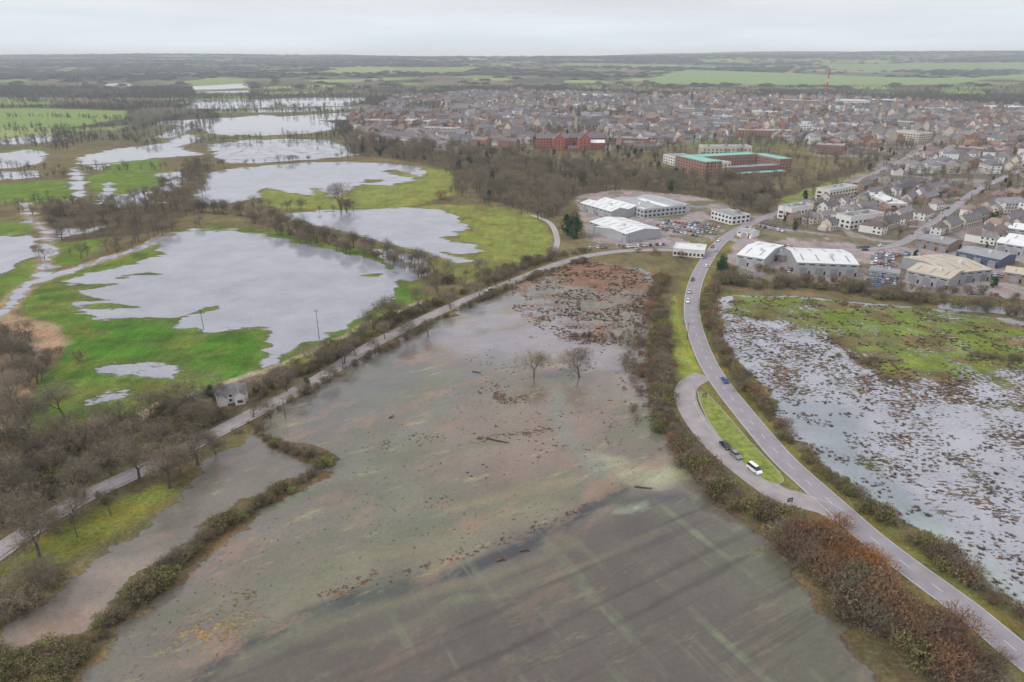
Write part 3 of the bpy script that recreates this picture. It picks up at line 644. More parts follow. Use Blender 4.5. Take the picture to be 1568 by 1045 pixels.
for pl in ([(0,640),(40,600),(60,560),(95,540)],[(0,530),(50,545)],):
    hedge('riverside_scrub',pl,2.4,5,('br','tw','tr'),0.8,2.2)
def wood_area(name,poly,n,meshes,s0,s1):
    q=keepoff(inside(poly,n)); scatter(name,meshes,q,rng.uniform(s0,s1,len(q)))
wood_area('roadside_woodland',W1,110,TREES_M+TREES,0.55,1.1)
wood_area('woodland_undergrowth',W1,560,SHR['br']+SHR['ol']+SHR['tw']+SHR['ol'],0.6,1.7)
wood_area('riverside_woodland',[(-60,510),(60,520),(80,555),(50,640),(20,700),(-60,720)],70,TREES_M+TREES,0.6,1.1)
wood_area('bottom_scrub',[(-60,1000),(40,1000),(110,985),(130,1010),(100,1060),(-60,1080)],120,SHR['ol']+SHR['br'],0.6,1.2)
wood_area('bank_scrub',[(-60,900),(60,870),(105,880),(80,920),(20,955),(-60,990)],60,SHR['tw']+SHR['br'],0.6,1.5)
wood_area('town_edge_woodland',W4,1500,TREES_M+TREES_M+FART,0.6,1.5)
wood_area('tall_woodland_trees',W4,140,TREES,1.3,1.9)
wood_area('town_edge_evergreens',W4,110,EVER,0.7,1.7)
wood_area('stream_woodland',W3,430,TREES_M+FART+TREES_M,0.5,1.1)
wood_area('hillside_woodland',W6,700,FART+TREES_M,0.5,1.2)
wood_area('parkland_trees',[(1000,225),(1260,215),(1350,240),(1200,300),(1100,290),(1000,270)],380,TREES_M+FART,0.5,1.2)
wood_area('prison_grounds_trees',[(700,215),(1010,215),(1010,262),(900,256),(700,238)],520,TREES_M+FART+EVER,0.4,1.1)
wood_area('industrial_estate_trees',[(1060,300),(1180,292),(1200,325),(1130,335),(1110,312)],120,TREES_M+FART,0.6,1.1)
wood_area('industrial_estate_trees',[(880,375),(960,378),(1060,398),(1110,415),(1300,442),(1568,470),(1568,455),(1300,432),(1120,408)],420,SHR['br']+SHR['tw']+SHR['ol'],0.6,1.6)
def tree_row(name,pts,sp,jit,s0,s1,ms=None):
    q=along(pts,sp,jit); scatter(name,ms or TREES_M,q,rng.uniform(s0,s1,len(q)))
tree_row('tree_row',[(300,325),(350,328),(400,335),(440,352),(480,368),(540,380),(590,394),(640,410),(690,428)],5.4,1.2,0.75,1.15,TREES_M+TREES)
tree_row('tree_row',[(380,338),(430,362),(480,378),(540,390),(600,408)],8,1.0,0.6,0.95,TREES_M+TREES)
tree_row('tree_row_undergrowth',[(300,327),(350,330),(400,337),(440,354),(480,370),(540,382),(590,396),(640,412),(690,430)],3.2,1.2,0.4,0.9,SHR['br']+SHR['tw'])
tree_row('tree_row',[(285,330),(350,322),(420,318),(470,325),(560,322)],6,3,0.5,1.1)
tree_row('tree_row',[(325,256),(400,250),(470,246),(545,243)],7,3,0.4,0.9,FART+TREES_M)
tree_row('tree_row',[(600,395),(640,420),(655,430),(690,432)],2.4,4,0.4,0.9)
tree_row('tree_row',[(690,262),(705,280),(700,300),(730,310),(800,320),(845,335)],5,5,0.6,1.2,FART+TREES_M)
tree_row('tree_row',[(60,385),(120,398),(180,385),(235,365),(300,345)],6.5,4,0.5,1.1)
tree_row('tree_row',[(-60,330),(40,325),(120,330),(200,320),(300,322)],5,5,0.5,1.1,FART+TREES_M)
for pl in ([(-60,276),(100,272)],[(0,315),(100,312)],[(120,262),(270,258)],[(-100,222),(90,222),(280,200),(330,180)],[(-100,250),(90,262)],[(300,215),(330,215),(520,210)],[(0,200),(180,205),(300,175),(420,170)],[(300,172),(520,172),(560,200)],[(520,185),(545,240)],[(90,195),(95,230)],[(-100,183),(60,180),(200,184)],[(0,150),(200,152),(290,150),(400,146)]):
    tree_row('meadow_tree_belt',pl,4.5,7,0.5,1.1,FART)
def T(u,v,h,ms=TREES,name='bare_tree',w=1.1):
    x,y=G(u,v); s=h/11.5; o=obj(name,random.choice(ms),(x,y,0),random.uniform(0,6.28),(s*w,s*w,s)); return o
T(817,579,12,[TREES[0]],w=1.2); T(887,578,13,[TREES[2]],w=1.25)
for (u,v,h) in [(522,322,24),(597,497,15),(527,558,10),(622,522,10),(655,516,9),(690,474,10),(735,458,10),(780,432,9),(480,565,11),(260,748,16),(212,738,15),(303,712,13),(170,728,12),(130,762,13),(62,855,15),(40,815,13),(388,640,8),(20,760,14),(90,700,14),(150,690,13),(60,920,13),(20,950,12),(415,640,8),(440,600,10),(565,505,10),(640,470,11),(670,448,10),(20,560,15),(48,670,15),(1130,600,4),(845,400,10),(735,420,10),(480,705,5),(300,655,10),(245,690,11),(190,700,12),(545,545,9),(500,560,9),(590,520,9),(610,490,10),(710,450,9),(760,440,9),(230,640,12),(270,625,11),(100,640,14),(30,620,14),(0,700,15),(322,640,9),(575,540,7),(1015,520,6),(1012,580,7),(1095,745,5),(1140,585,5),(335,618,9),(385,612,9),(350,640,5),(110,800,12),(280,730,11),(330,695,9),(460,610,8),(505,585,8)]: T(u,v,h)
obj('autumn_tree',SHR['or'][0],(*G(676,306),0),0,2.6)
for (u,v,h) in [(878,365,19),(868,360,15),(470,600,6),(1106,420,12),(1520,440,7),(325,612,6),(395,605,5)]:
    x,y=G(u,v); obj('evergreen_tree',random.choice(EVER),(x,y,0),random.uniform(0,6),h/9)
q=inside(RIGHT,30000); nn_=fbm(q[:,0]/7,q[:,1]/5,91,3); q=q[(nn_>0.53)]; q=keepoff(q,((MAIN,9),)); q=q[rng.random(len(q))<0.8]
scatter('marsh_tussocks',TUFT,q,rng.uniform(0.3,1.1,len(q)))
q=np.concatenate([inside([(785,440),(830,412),(900,400),(975,412),(1000,428),(1005,470),(985,530),(880,528),(820,500),(785,475)],5000)]); q=q[fbm(q[:,0]/8,q[:,1]/6,93,3)>0.5]
scatter('reed_bed_tussocks',TUFT,q,rng.uniform(0.4,1.2,len(q)))
q=inside([(700,560),(760,520),(900,500),(1000,480),(1010,620),(960,700),(860,690),(640,790),(560,700)],3600); q=q[fbm(q[:,0]/9,q[:,1]/7,95,3)>0.58]
scatter('floating_debris',TUFT,q,rng.uniform(0.2,0.8,len(q)))
q=inside([(160,995),(385,795),(640,600),(900,600),(1000,720),(900,775),(520,915),(300,1010)],2400); q=q[fbm(q[:,0]/14,q[:,1]/12,97,3)>0.53]
scatter('floating_debris',TUFT,q,rng.uniform(0.12,0.55,len(q)))
for pl,sp in (([(480,918),(560,892),(640,872),(760,830),(905,776)],0.5),([(735,672),(800,665),(860,655)],0.7),([(755,590),(765,612),(790,612)],0.6)):
    q=along(pl,sp,0.9); scatter('drift_line',TUFT,q,rng.uniform(0.2,0.7,len(q)))
def farpts(n,y0,y1):
    y=np.sqrt(rng.uniform(y0**2,y1**2,n)); x=rng.uniform(-0.95,0.95,n)*y; return x,y
x,y=farpts(170000,1000,3200)
e1,e2,ec=voro(x+60*(fbm(x/400,y/400,8,2)-0.5),y*1.25,230,3.3)
wd=fbm(x/700+5,y/420,21,4)
tsd=sdf(x,y,GP(TOWNP),60)
k_=((e2-e1<10)&(rng.random(len(x))<0.8))|((wd>0.53)&(rng.random(len(x))<0.33)&(ec<0.86))|(rng.random(len(x))<0.015)
k_&=(tsd<0)
gx,gy=x[k_],y[k_]
avoid=[GP(p) for p in ([(305,195),(340,183),(400,176),(460,182),(522,197),(470,205),(400,208),(350,208)],[(-200,168),(60,166),(195,170),(190,182),(100,196),(-200,196)],[(985,126),(1050,118),(1250,121),(1430,125),(1900,116),(1900,124),(1430,132),(1200,131),(1000,130)],[(400,152),(470,150),(560,150),(562,156),(480,160),(400,160)],[(290,128),(380,126),(385,145),(300,145)],[(320,222),(440,213),(548,238),(440,247),(350,250)],[(-80,245),(40,230),(72,233),(62,250),(20,258),(-80,262)],[(120,242),(250,220),(285,205),(312,212),(272,226),(315,238),(170,250)])]
mk_=np.ones(len(gx),bool)
for p in avoid: mk_&=sdf(gx,gy,p)<0
q=np.stack([gx[mk_],gy[mk_]],1); scatter('distant_trees',FART,q,rng.uniform(0.6,1.3,len(q)))
x,y=farpts(60000,3000,11500)
e1,e2,_=voro(x+60*(fbm(x/400,y/400,8,2)-0.5),y*1.25,230,3.3); wd=fbm(x/700+5,y/420,21,4)
k_=((e2-e1<16)&(rng.random(len(x))<0.5))|((wd>0.53)&(rng.random(len(x))<0.45)); q=np.stack([x[k_],y[k_]],1)
for p in avoid+[np.array(w_,float) for w_ in ([(2300,5200),(5200,5000),(5200,5900),(2600,6200)],[(-1300,4600),(-300,4700),(-200,5400),(-1200,5500)],[(300,5600),(1500,5400),(1700,6100),(500,6500)])]: q=q[sdf(q[:,0],q[:,1],p)<0]
scatter('distant_woods',CLUMP,q,rng.uniform(0.7,1.3,len(q)))
# ---------------------------------------------------------------- buildings
def windows(mb,w,y,z0,z1,n,m,facing,x0=0.0,frac=0.5,mt=3):
    sp=w/n; ww=sp*frac; e=0.06*facing
    for i in range(n):
        cx=x0+sp*(i+0.5)
        a,b_=cx-ww/2,cx+ww/2
        p=[(a-.1,y+e*0.6,z0-.1),(b_+.1,y+e*0.6,z0-.1),(b_+.1,y+e*0.6,z1+.1),(a-.1,y+e*0.6,z1+.1)]
        q=[(a,y+e,z0),(b_,y+e,z0),(b_,y+e,z1),(a,y+e,z1)]
        if facing>0: p=p[::-1];q=q[::-1]
        mb.face(p,mt); mb.face(q,m)
def windows_x(mb,d,x,z0,z1,n,m,facing,frac=0.5,mt=3,y0=0):
    sp=d/n; ww=sp*frac; e=0.06*facing
    for i in range(n):
        c=y0+sp*(i+0.5); a,b_=c-ww/2,c+ww/2
        mb.face([(x+e*.6,a-.1,z0-.1),(x+e*.6,b_+.1,z0-.1),(x+e*.6,b_+.1,z1+.1),(x+e*.6,a-.1,z1+.1)],mt)
        mb.face([(x+e,a,z0),(x+e,b_,z0),(x+e,b_,z1),(x+e,a,z1)],m)
def gable(mb,x0,x1,y0,y1,h,rh,mw,mr,ov=0.35,hip=0.0):
    ym=(y0+y1)/2
    mb.box(x0,x1,y0,y1,-0.3,h,mw)
    if hip==0:
        mb.face([(x0,y0,h),(x0,ym,h+rh),(x0,y1,h)],mw); mb.face([(x1,y0,h),(x1,y1,h),(x1,ym,h+rh)],mw)
    X0,X1,Y0,Y1=x0-ov,x1+ov,y0-ov,y1+ov; zb=h-ov*rh/((y1-y0)/2)+0.08; zt=h+rh+0.08
    mb.face([(X0,Y0,zb),(X1,Y0,zb),(X1-hip,ym,zt),(X0+hip,ym,zt)],mr); mb.face([(X1,Y1,zb),(X0,Y1,zb),(X0+hip,ym,zt),(X1-hip,ym,zt)],mr)
    if hip>0:
        mb.face([(X0,Y1,zb),(X0,Y0,zb),(X0+hip,ym,zt)],mr); mb.face([(X1,Y0,zb),(X1,Y1,zb),(X1-hip,ym,zt)],mr)
def crossgable(mb,x0,x1,y0,y1,h,rh,mw,mr):
    """gable whose ridge runs along y, gable end at y0"""
    xm=(x0+x1)/2; mb.box(x0,x1,y0,y1,-0.3,h,mw); mb.face([(x0,y0,h),(x1,y0,h),(xm,y0,h+rh)],mw)
    zb=h-.3*rh/((x1-x0)/2)+.07
    mb.face([(x0-.3,y0-.3,zb),(xm,y0-.3,h+rh+.07),(xm,y1,h+rh+.07),(x0-.3,y1,zb)][::-1],mr); mb.face([(x1+.3,y0-.3,zb),(x1+.3,y1,zb),(xm,y1,h+rh+.07),(xm,y0-.3,h+rh+.07)],mr)
def house_mesh(w,d,h,rh,wall,roof,bays,chim,hip=0,wing=False,ext=None):
    mb=MB(); gable(mb,-w/2,w/2,-d/2,d/2,h,rh,0,1,hip=hip)
    st=2 if h>4 else 1
    if h>8: st=3
    for s in range(st):
        z0=0.9+s*2.6
        windows(mb,w,-d/2,z0,z0+1.2,bays,2,-1,-w/2,0.42); windows(mb,w,d/2,z0,z0+1.2,bays,2,1,-w/2,0.42)
        windows_x(mb,d,-w/2,z0,z0+1.2,2,2,-1,0.25,3,-d/2)
    for i in range(max(1,bays//2)):
        dx=-w/2+w/max(1,bays//2)*(i+0.5); mb.box(dx-.45,dx+.45,-d/2-.12,-d/2-.07,0,2.05,3)
    for i in range(chim):
        cx=-w/2+w*(i+0.5)/chim+ (0 if chim>1 else w*0.3); mb.box(cx-.5,cx+.5,-.35,.35,h+rh*0.6,h+rh+1.1,4); mb.box(cx-.3,cx-.1,-.1,.1,h+rh+1.1,h+rh+1.4,1); mb.box(cx+.1,cx+.3,-.1,.1,h+rh+1.1,h+rh+1.4,1)
    if wing: crossgable(mb,w*0.08,w*0.42,-d/2-2.4,-d/2-0.01,h*0.98,rh*0.62,0,1)
    if ext=='rear': crossgable(mb,-w*.3,w*.05,-d/2-4.0,-d/2-0.01,h*0.5,rh*0.5,0,1)
    if ext=='garage': mb.box(w/2+.02,w/2+3,-d/2,d/2-2,-.2,2.5,0); mb.box(w/2+.5,w/2+2.6,-d/2-.08,-d/2-.02,0,2,3)
    return mb.mesh('house_mesh',[wall,roof,'glass','trim','brick'])
HOUSES=[('brick_house',house_mesh(9,8,5.2,2.8,'brick','tile',3,1,0,False,'garage')),('brick_house',house_mesh(14,8,5.2,3,'brick','slate',4,2,0,False,'rear')),
 ('rendered_house',house_mesh(9,8,5.2,2.8,'cream','slate',3,1,0,False,'garage')),('rendered_house',house_mesh(11,8,5.2,3,'white','tile',3,1,2.5)),
 ('terraced_houses',house_mesh(28,8,5.4,3,'brick','slate',10,5,0,False,'rear')),('terraced_houses',house_mesh(24,8,5.4,3,'cream','slate',8,4)),
 ('brick_house',house_mesh(10,8.5,5.2,3.2,'brick','redtile',3,1,0,True)),('stone_house',house_mesh(12,9,6,3.4,'stone','slate',4,2,0,True)),
 ('bungalow',house_mesh(12,8,2.8,2.4,'cream','redtile',4,1,2.2)),('rendered_house',house_mesh(10,8,5.4,3,'white','slate',3,2,0,True)),
 ('apartment_house',house_mesh(22,11,8.4,3.6,'white','slate',7,3,3,True)),('apartment_house',house_mesh(26,12,8.4,3.4,'hallbrick','tile',8,2,0,True)),('shop_building',house_mesh(16,13,7.5,4,'stone','slate',5,3,0,False,'rear')),
 ('brick_house',house_mesh(9,8,5.2,2.9,'hallbrick','redtile',3,1)),('town_house',house_mesh(11,10,8.6,3.6,'cream','tile',3,2)),('town_house',house_mesh(9,11,8.8,3.8,'brick','slate',3,2,0,False,'rear'))]
def flat_mesh(w,d,h,wall,roof,bays,dep=None,storey=3.2,roofplant=True,frac=0.55,cap='trim'):
    mb=MB(); mb.box(0,w,0,d,-0.5,h,0)
    t=0.5
    mb.face([(t,t,h+.02),(w-t,t,h+.02),(w-t,d-t,h+.02),(t,d-t,h+.02)],1)
    mb.box(-.05,w+.05,-.05,t,h+0.01,h+.6,4); mb.box(-.05,w+.05,d-t,d+.05,h+0.01,h+.6,4); mb.box(-.05,t,t,d-t,h+0.01,h+.6,4); mb.box(w-t,w+.05,t,d-t,h+0.01,h+.6,4)
    s=0
    while 1+s*storey+1.7<h:
        z=1.0+s*storey; windows(mb,w,0,z,z+1.6,bays,2,-1,0,frac); windows(mb,w,d,z,z+1.6,bays,2,1,0,frac)
        nb=max(2,int(bays*d/w)); windows_x(mb,d,0,z,z+1.6,nb,2,-1,frac); windows_x(mb,d,w,z,z+1.6,nb,2,1,frac); s+=1
    if roofplant:
        for i in range(max(1,int(w/15))):
            x=random.uniform(2,w-5); y=random.uniform(2,max(2.1,d-4)); mb.box(x,x+random.uniform(1.5,4),y,y+2,h+.03,h+random.uniform(1.2,2.6),1)
    return mb.mesh('block_mesh',[wall,roof,'glass','trim',cap])
def shed_mesh(w,d,h,rh,wall,roof,alongy=False,lights=True,doors=3,spans=1):
    mb=MB(); dd_=d/spans
    for s in range(spans): gable(mb,0,w,s*dd_+ (0.02 if s else 0),(s+1)*dd_,h,rh,0,1,0.25)
    if lights:
        n=int(w/7)
        for s in range(spans):
            for i in range(n):
                x=w*(i+.5)/n
                for sg in (-1,1):
                    ym=s*dd_+dd_/2
                    ya=ym+sg*dd_*0.12; yb=ym+sg*dd_*0.4
                    za=h+rh*(1-0.24)+.13; zb=h+rh*(1-0.8)+.13
                    mb.face([(x-.4,ya,za),(x+.4,ya,za),(x+.4,yb,zb),(x-.4,yb,zb)][::sg],5)
    for i in range(doors):
        x=w*(i+.5)/doors; mb.box(x-2,x+2,-.12,-.02,0,min(4,h*.75),5); mb.box(x+2.6,x+3.6,-.1,-.02,0,2.2,2)
    windows(mb,w,0,h-1.4,h-.7,max(3,int(w/5)),2,-1,0,0.6)
    mb.box(w*0.6,w*0.66,d*.3,d*.36,h+rh*.4,h+rh+1.2,3)
    return mb.mesh('shed_mesh',[wall,roof,'glass','trim','brick','greyroof'])
def place(name,me,L_,R_,):
    a=G(*L_); b_=G(*R_); return obj(name,me,(a[0],a[1],0),math.atan2(b_[1]-a[1],b_[0]-a[0]))
def wid(L_,R_): a=G(*L_); b_=G(*R_); return math.hypot(a[0]-b_[0],a[1]-b_[1])
def SHED(name,L_,R_,d,h,rh,wall,roof,**k): return place(name,shed_mesh(wid(L_,R_),d,h,rh,wall,roof,**k),L_,R_)
def FLAT(name,L_,R_,d,h,wall,roof,bays,**k): return place(name,flat_mesh(wid(L_,R_),d,h,wall,roof,bays,**k),L_,R_)
SHED('warehouse',(902,352),(958,372),30,6,2,'clad','metalroof'); SHED('warehouse',(960,372),(994,364),30,5.5,1.6,'clad','metalroof')
SHED('warehouse',(888,322),(935,336),34,6,2,'clad','metalroof',spans=2)
FLAT('supermarket',(985,335),(1050,328),40,7,'clad','metalroof',10); SHED('supermarket_wing',(935,318),(985,334),46,6.5,1.6,'clad','greyroof',spans=2)
SHED('warehouse',(1126,405),(1168,412),40,6,2,'clad','metalroof',doors=2); SHED('warehouse',(1218,420),(1312,424),34,7,2,'clad','metalroof',doors=4)
SHED('warehouse',(1385,430),(1450,444),30,6,1.6,'clad','tanroof',doors=3); SHED('warehouse',(1450,436),(1515,430),34,6.5,1.8,'clad','tanroof',doors=3)
SHED('warehouse',(1462,398),(1528,412),22,5.5,1.6,'bluclad','greyroof'); SHED('warehouse',(1522,385),(1580,395),34,6,2,'clad','metalroof',spans=2)
SHED('warehouse',(1400,378),(1450,388),20,5.5,1.6,'brick','greyroof'); FLAT('car_showroom',(1030,392),(1078,396),16,4.5,'white','metalroof',8)
FLAT('car_showroom',(1088,336),(1120,345),18,6,'white','greyroof',6); SHED('workshop',(1540,360),(1600,368),24,5,2,'clad','metalroof')
SHED('workshop',(1172,398),(1205,402),12,4,1.4,'brick','greyroof',doors=2); SHED('workshop',(1128,362),(1150,366),12,4,1.4,'white','greyroof',doors=1); SHED('workshop',(1330,424),(1375,430),10,4,1.2,'clad','greyroof',doors=2); SHED('workshop',(1535,430),(1600,440),16,5,1.5,'brick','tanroof',doors=2)
FLAT('office_block',(1210,338),(1240,332),12,9,'white','greyroof',6); FLAT('apartment_block',(1268,312),(1310,304),13,11,'cream','greyroof',9); FLAT('apartment_block',(1300,352),(1350,345),13,9,'white','greyroof',8)
FLAT('shop_unit',(1320,308),(1360,326),14,7,'cream','metalroof',6)
def block(parent,w,d,h,wall,roof,bays,dx,dy,name):
    me=flat_mesh(w,d,h,wall,roof,bays,roofplant=False,frac=0.4,cap=roof); o=bpy.data.objects.new(name,me); scene.collection.objects.link(o); o.parent=parent; o.location=(dx,dy,0); return o
ch_=bpy.data.objects.new('county_hall',None); scene.collection.objects.link(ch_); a=G(1118,275); b_=G(1228,268); ch_.location=(a[0],a[1],0); ch_.rotation_euler=(0,0,math.atan2(b_[1]-a[1],b_[0]-a[0]))
block(ch_,78,20,15,'hallbrick','teal',20,0,60,'rear_wing'); block(ch_,20,58,16,'hallbrick','teal',4,-20.5,16,'west_wing'); block(ch_,16,48,14,'hallbrick','teal',4,78.3,22,'east_wing'); block(ch_,66,14,9,'hallbrick','greyroof',16,6,14,'front_wing'); block(ch_,60,10,5,'hallbrick','teal',14,8,-2,'entrance_range')
FLAT('council_office',(1040,262),(1095,272),22,14,'cream','greyroof',12,frac=.4); FLAT('council_office',(1015,250),(1045,258),26,10,'white','greyroof',8,frac=.4); FLAT('council_office',(1075,240),(1150,240),20,12,'cream','greyroof',12,frac=.4)
pr=bpy.data.objects.new('red_brick_prison',None); scene.collection.objects.link(pr); a=G(822,232); pr.location=(a[0],a[1],0); pr.scale=(1.1,1.1,1.1)
def gw(parent,x0,x1,y0,y1,h,rh,wall,roof,name):
    mb=MB(); w=x1-x0; d=y1-y0
    if d>w: crossgable(mb,0,w,0,d,h,rh,0,1)
    else: gable(mb,0,w,0,d,h,rh,0,1)
    s=0
    while 1.2+s*3.3+1.6<h: windows(mb,w,0,1.2+s*3.3,2.9+s*3.3,max(2,int(w/4)),2,-1,0,.4); s+=1
    for cx in (w*.25,w*.75): mb.box(cx-.6,cx+.6,d*.45,d*.55,h+rh*.5,h+rh+2,0)
    o=bpy.data.objects.new(name,mb.mesh(name,[wall,roof,'glass','trim'])); scene.collection.objects.link(o); o.parent=parent; o.location=(x0,y0,0)
    return o
gw(pr,0,40,22,36,13,5,'redbrick','slate','west_wing'); gw(pr,40.3,86,30,44,13,5,'redbrick','slate','east_wing'); gw(pr,20,34,0,21.5,14,6,'redbrick','slate','centre_block'); gw(pr,52,66,6,29.5,14,6,'redbrick','slate','chapel_wing'); gw(pr,66.5,84,10,22,9,3,'redbrick','metalroof','annex'); gw(pr,38,50,-8,2,5,2,'redbrick','slate','gatehouse'); gw(pr,6,18,50,80,13,5,'redbrick','slate','north_wing'); gw(pr,60,74,56,90,13,5,'redbrick','slate','north_east_wing')
for (L_,R_,d,h,w_,r_,bays) in [((1040,178),(1118,182),22,16,'stone','greyroof',22),((1090,188),(1140,190),20,12,'cream','metalroof',14),((1360,215),(1405,220),30,14,'cream','greyroof',10),((1350,200),(1390,203),20,16,'stone','greyroof',10),((1285,165),(1330,166),40,18,'white','metalroof',12),((1335,162),(1380,163),40,14,'bluclad','metalroof',12),((1190,163),(1250,165),30,16,'brick','greyroof',16),((840,150),(935,152),60,10,'white','metalroof',16),((1250,236),(1290,238),16,12,'hallbrick','greyroof',10),((1450,235),(1530,242),14,9,'hallbrick','tile',14),((650,205),(700,207),14,10,'stone','greyroof',10),((560,192),(600,193),18,9,'brick','tanroof',8),((1190,190),(1230,192),20,12,'cream','greyroof',10),((780,175),(830,177),20,11,'stone','greyroof',12),((960,200),(1000,202),18,11,'white','greyroof',10),((1130,210),(1210,212),16,11,'hallbrick','greyroof',16),((1420,175),(1470,176),40,12,'white','metalroof',8),((620,190),(660,192),14,8,'white','metalroof',8),((720,190),(745,192),18,10,'cream','greyroof',8),((880,185),(920,186),18,10,'stone','greyroof',8),((1010,190),(1040,192),18,10,'white','greyroof',8),((1150,180),(1190,181),24,12,'cream','metalroof',8),((1270,200),(1310,202),20,12,'white','greyroof',8),((1480,200),(1530,202),20,9,'cream','metalroof',8),((740,160),(790,161),30,9,'clad','metalroof',8),((1500,170),(1568,171),40,10,'white','metalroof',8),((940,222),(990,224),16,10,'hallbrick','slate',8),((1080,200),(1125,201),18,12,'stone','greyroof',10),((1220,205),(1255,206),22,14,'white','greyroof',8),((860,168),(890,169),24,12,'cream','metalroof',8),((1000,172),(1030,173),24,11,'cream','greyroof',8)]:
    FLAT('town_building',L_,R_,d,h,w_,r_,bays)
def church(u,v,s,spire=True):
    mb=MB(); gable(mb,0,26,-6,6,9,6,0,1); mb.box(-7,-.02,-3.5,3.5,0,20,0)
    for i in range(2):
        z=6+i*7
        mb.box(-4.2,-2.8,-3.6,-3.52,z,z+3,2)
    if spire:
        for i in range(4):
            c=[(-7,-3.5,20),(0,-3.5,20),(0,3.5,20),(-7,3.5,20)]; mb.face([c[i],c[(i+1)%4],(-3.5,0,36)],1)
    else:
        for a_ in (-7,-.9):
            for b2 in (-3.5,2.7): mb.box(a_,a_+.9,b2,b2+.8,20.01,23,0)
    windows(mb,26,-6,3,7,5,2,-1,0,.35)
    obj('church',mb.mesh('church',['stone','slate','glass','trim']),(*G(u,v),0),0.3,s)
church(888,200,1.2); church(690,175,1.5,False); church(1350,190,1.0,False); church(1060,170,1.3)
mb=MB(); Hm=100
for i in range(10):
    z0=Hm*i/10; z1=Hm*(i+1)/10; r0=3.2*(1-i/10)+.9; r1=3.2*(1-(i+1)/10)+.9; m_=0 if i%4!=1 else 1
    c0=[(math.cos(a_)*r0,math.sin(a_)*r0,z0) for a_ in (0.5,2.07,3.64,5.21)]; c1=[(math.cos(a_)*r1,math.sin(a_)*r1,z1) for a_ in (0.5,2.07,3.64,5.21)]
    for j in range(4):
        mb.tube(c0[j],c1[j],.6,.6,m_,4); mb.tube(c0[j],c1[(j+1)%4],.3,.3,m_,3); mb.tube(c0[(j+1)%4],c1[j],.3,.3,m_,3); mb.tube(c1[j],c1[(j+1)%4],.3,.3,m_,3)
mb.tube((0,0,Hm),(0,0,Hm+12),.5,.3,0,5)
obj('radio_mast',mb.mesh('radio_mast',['mastred','trim']),(*G(1263,153),0))
mb=MB(); gable(mb,-6,6,-3.5,3.5,4.6,2.8,0,1); crossgable(mb,1,5,-6.2,-3.52,4.2,1.8,0,1); crossgable(mb,-5.4,-2,-5.4,-3.52,3.6,1.6,0,1)
mb.box(-4.6,-3.6,-.4,.4,6.2,8.6,4); mb.box(4,4.9,-.4,.4,6.2,8.4,4); windows(mb,3,-3.5,.9,2.1,1,2,-1,-2,.4); windows(mb,3,-3.5,3.0,4.0,1,2,-1,-2,.4); mb.box(-.3,.6,-3.62,-3.52,0,2,3); windows(mb,4,-6.2,1,2.2,1,2,-1,1,.5)
obj('roadside_cottage',mb.mesh('roadside_cottage',['white','slate','glass','trim','brick']),(COT[0],COT[1],0),0.35,0.88)
ex=[GP(p) for p in (IND,W4,W6,[(1000,225),(1250,222),(1255,285),(1000,275)],[(815,200),(935,205),(935,240),(815,235)])]
tp=GP(TOWNP); lo=tp.min(0); hi=tp.max(0)
S=150.0; cand=[]
for cx in np.arange(lo[0]-S,hi[0]+S,S):
    for cy in np.arange(lo[1]-S,min(hi[1],3000)+S,S):
        th=0.25*math.sin(cx/400.)+random.uniform(-.8,.8)+ (0.5 if cx>300 else 0)
        c,s_=math.cos(th),math.sin(th)
        typ=random.choice([0,1,2,3,4]); centre=(cy>1000 and -200<cx<1000)
        for r in np.arange(-110,110,random.choice((30,36,42)) if not centre else random.choice((26,30,34))):
            bend=random.uniform(-.0012,.0012)
            for side in (-10,10):
                pos=-110
                while pos<110:
                    k_=random.choice({0:[0,1,6,4,3],1:[2,3,5,9,0],2:[4,5,7,9],3:[0,6,8,1,13],4:[10,11,12,2,9]}[typ]) if not centre else random.choice([10,11,12,7,9,5,4,14,15,14,15,2,12])
                    w={4:28,5:24,1:14,10:24,11:28,12:18}.get(k_,11)
                    ax=pos+w/2; ay=r+side+bend*ax*ax
                    x_=cx+S/2+ax*c-ay*s_; y_=cy+S/2+ax*s_+ay*c
                    if abs(x_-cx-S/2)<S/2-3 and abs(y_-cy-S/2)<S/2-3 and random.random()<0.86: cand.append((x_+random.uniform(-2,2),y_+random.uniform(-2.5,2.5),th+(math.pi if side<0 else 0)+random.uniform(-.15,.15)+(math.pi/2 if random.random()<.25 and w<15 else 0),k_))
                    pos+=w+random.uniform(1.0,6)
cand=np.array(cand); m_=sdf(cand[:,0],cand[:,1],tp,60)>4
for e in ex: m_&=sdf(cand[:,0],cand[:,1],e)<-8
m_&=fbm(cand[:,0]/120,cand[:,1]/120,63,2)<0.66
for ln in (SIDE,STREET2,MAIN): m_&=dline(cand[:,0],cand[:,1],ln)>10
cand=cand[m_]
isn=cand[:,1]<780
for x_,y_,r_,k_ in cand[isn]:
    nm,me=HOUSES[int(k_)]; obj(nm,me,(x_,y_,0),r_,(random.uniform(.88,1.08),random.uniform(.85,1.15),random.uniform(.9,1.12)))
fc_=cand[~isn]
scatter('town_houses',[h_[1] for h_ in HOUSES],fc_[:,:2],np.stack([rng.uniform(.8,1.15,len(fc_)),rng.uniform(.85,1.25,len(fc_)),rng.uniform(.85,1.2,len(fc_))+0.7*(rng.random(len(fc_))<0.15)],1),rot=fc_[:,2],idx=fc_[:,3].astype(int))
q=inside(TOWNP,42000); q=keepoff(q); m_=np.ones(len(q),bool)
for e in ex[:1]: m_&=sdf(q[:,0],q[:,1],e)<-2
q=q[m_]; q=q[fbm(q[:,0]/90,q[:,1]/90,99,3)+rng.random(len(q))*0.35>0.60]
scatter('garden_trees',FART+TREES_M,q,rng.uniform(0.25,1.1,len(q)))
